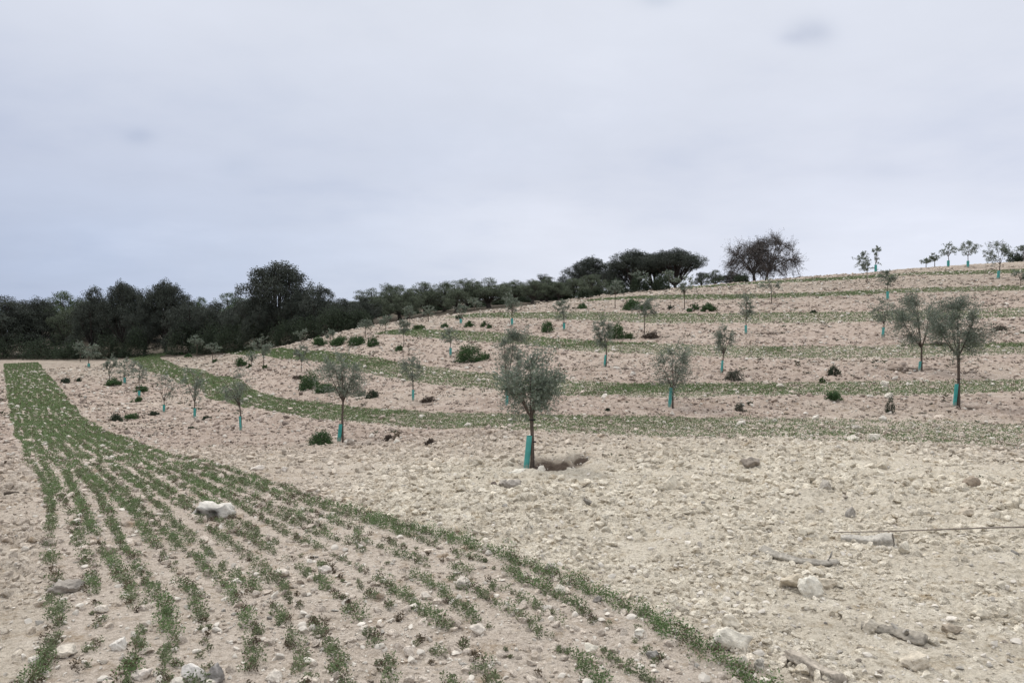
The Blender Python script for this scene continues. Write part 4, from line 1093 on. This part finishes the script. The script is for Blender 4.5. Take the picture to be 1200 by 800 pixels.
# ------------------------------------------------------------------ sky, sun, camera
world = bpy.data.worlds.new('World'); scene.world = world; world.use_nodes = True
nt = world.node_tree; bg = nt.nodes['Background']
SUN_EL, SUN_AZ = 48, -35          # veiled sun, ahead and a little to the left
sky = nt.nodes.new('ShaderNodeTexSky'); sky.sky_type = 'NISHITA'; sky.sun_disc = False
sky.sun_elevation = R(SUN_EL); sky.sun_rotation = R(SUN_AZ)
tc = nt.nodes.new('ShaderNodeTexCoord'); d = tc.outputs['Generated']
sep = nt.nodes.new('ShaderNodeSeparateXYZ'); nt.links.new(d, sep.inputs[0])
up = math_(nt, 'MAXIMUM', sep.outputs[2], 0.0)
den = math_(nt, 'ADD', up, .16)
cmb = nt.nodes.new('ShaderNodeCombineXYZ')
nt.links.new(math_(nt, 'DIVIDE', sep.outputs[0], den), cmb.inputs[0]); nt.links.new(math_(nt, 'DIVIDE', sep.outputs[1], den), cmb.inputs[1])
n1 = noise(nt, cmb.outputs[0], .75, 6, .52); n2 = noise(nt, cmb.outputs[0], 2.6, 5, .55)
# cloud deck: brighter overhead, bluer and dimmer low on the left
base = ramp(nt, up, [(0, (6.25,6.5,7.35)), (.2, (5.75,6.0,6.85)), (.42, (6.15,6.4,7.05)), (1, (15.5,15.6,15.8))])
side = math_(nt, 'MULTIPLY', math_(nt, 'ADD', sep.outputs[0], 0.0), 1.0)
lr = ramp(nt, math_(nt, 'ADD', math_(nt, 'MULTIPLY', side, .9), .5), [(.0, (.60,.665,.775)), (.28, (.79,.835,.90)), (.55, (1.0,1.0,1.0)), (.9, (1.10,1.10,1.10))])
low = ramp(nt, up, [(.0, (1,1,1)), (.36, (.15,.15,.15))])
base = mixc(nt, math_(nt, 'MULTIPLY', low, 1.0), base, mixc(nt, 1.0, base, lr, 'MULTIPLY'))
cl = ramp(nt, math_(nt, 'ADD', math_(nt, 'MULTIPLY', n1, .72), math_(nt, 'MULTIPLY', n2, .28)), [(.30, (.86,.88,.92)), (.47, (.985,.985,.985)), (.56, (1.02,1.02,1.02)), (.74, (1.15,1.14,1.12))])
base = mixc(nt, 1.0, base, cl, 'MULTIPLY')
def blob(u, v, size, amount, stretch):
    """a small cloud wisp in one part of the sky"""
    global base
    dx, dz = (u-CX)/F, (HV-v)/F
    fx = math_(nt, 'DIVIDE', sep.outputs[0], math_(nt, 'MAXIMUM', sep.outputs[1], .05)); fz = math_(nt, 'DIVIDE', sep.outputs[2], math_(nt, 'MAXIMUM', sep.outputs[1], .05))
    a = math_(nt, 'POWER', math_(nt, 'ABSOLUTE', math_(nt, 'MULTIPLY', math_(nt, 'SUBTRACT', fx, dx), 1/(size*stretch))), 2)
    b_ = math_(nt, 'POWER', math_(nt, 'ABSOLUTE', math_(nt, 'MULTIPLY', math_(nt, 'SUBTRACT', fz, dz), 1/size)), 2)
    g_ = math_(nt, 'EXPONENT', math_(nt, 'MULTIPLY', math_(nt, 'ADD', a, b_), -1.0))
    g_ = math_(nt, 'MULTIPLY', g_, math_(nt, 'MULTIPLY', noise(nt, d, 9, 5, .6), 2.0))
    g_ = math_(nt, 'MULTIPLY', math_(nt, 'MULTIPLY', g_, math_(nt, 'GREATER_THAN', sep.outputs[1], .05)), 1.0, True)
    base = mixc(nt, g_, base, mixc(nt, 1.0, base, amount, 'MULTIPLY'))
blob(950,39,.017,(.80,.82,.86),1.7); blob(925,46,.009,(.88,.89,.92),2.0); blob(165,161,.011,(.87,.89,.92),1.8); blob(770,0,.012,(.88,.9,.92),2.0); blob(280,195,.014,(.95,.96,.97),1.8); blob(1035,200,.014,(.92,.93,.95),4); blob(560,258,.05,(1.10,1.09,1.07),3.2); blob(600,170,.09,(.95,.96,.97),3.0); blob(100,330,.1,(.90,.93,.97),4)
col = mixc(nt, .95, sky.outputs[0], base)
nt.links.new(col, bg.inputs['Color']); bg.inputs['Strength'].default_value = .1
sl = bpy.data.lights.new('sun', 'SUN'); sl.energy = 1.5; sl.angle = R(14); sl.color = (1, .965, .92)
so = bpy.data.objects.new('sun', sl); COL.objects.link(so)
dv = Vector((math.sin(R(SUN_AZ))*math.cos(R(SUN_EL)), math.cos(R(SUN_AZ))*math.cos(R(SUN_EL)), math.sin(R(SUN_EL))))
so.rotation_euler = dv.to_track_quat('Z', 'Y').to_euler(); so.location = (0, 0, 40)
cam = bpy.data.cameras.new('camera'); co = bpy.data.objects.new('camera', cam); COL.objects.link(co)
co.location = (0, 0, EYE); co.rotation_euler = (R(90)-math.atan(5/F), 0, 0)
cam.sensor_width = 36; cam.lens = 36*F/1200; cam.clip_start = .05; cam.clip_end = 6000
scene.camera = co
scene.view_settings.view_transform = 'Standard'; scene.view_settings.look = 'None'
scene.view_settings.exposure = .3; scene.view_settings.gamma = 1
scene.cycles.max_bounces = 6; scene.cycles.diffuse_bounces = 3; scene.cycles.transmission_bounces = 3
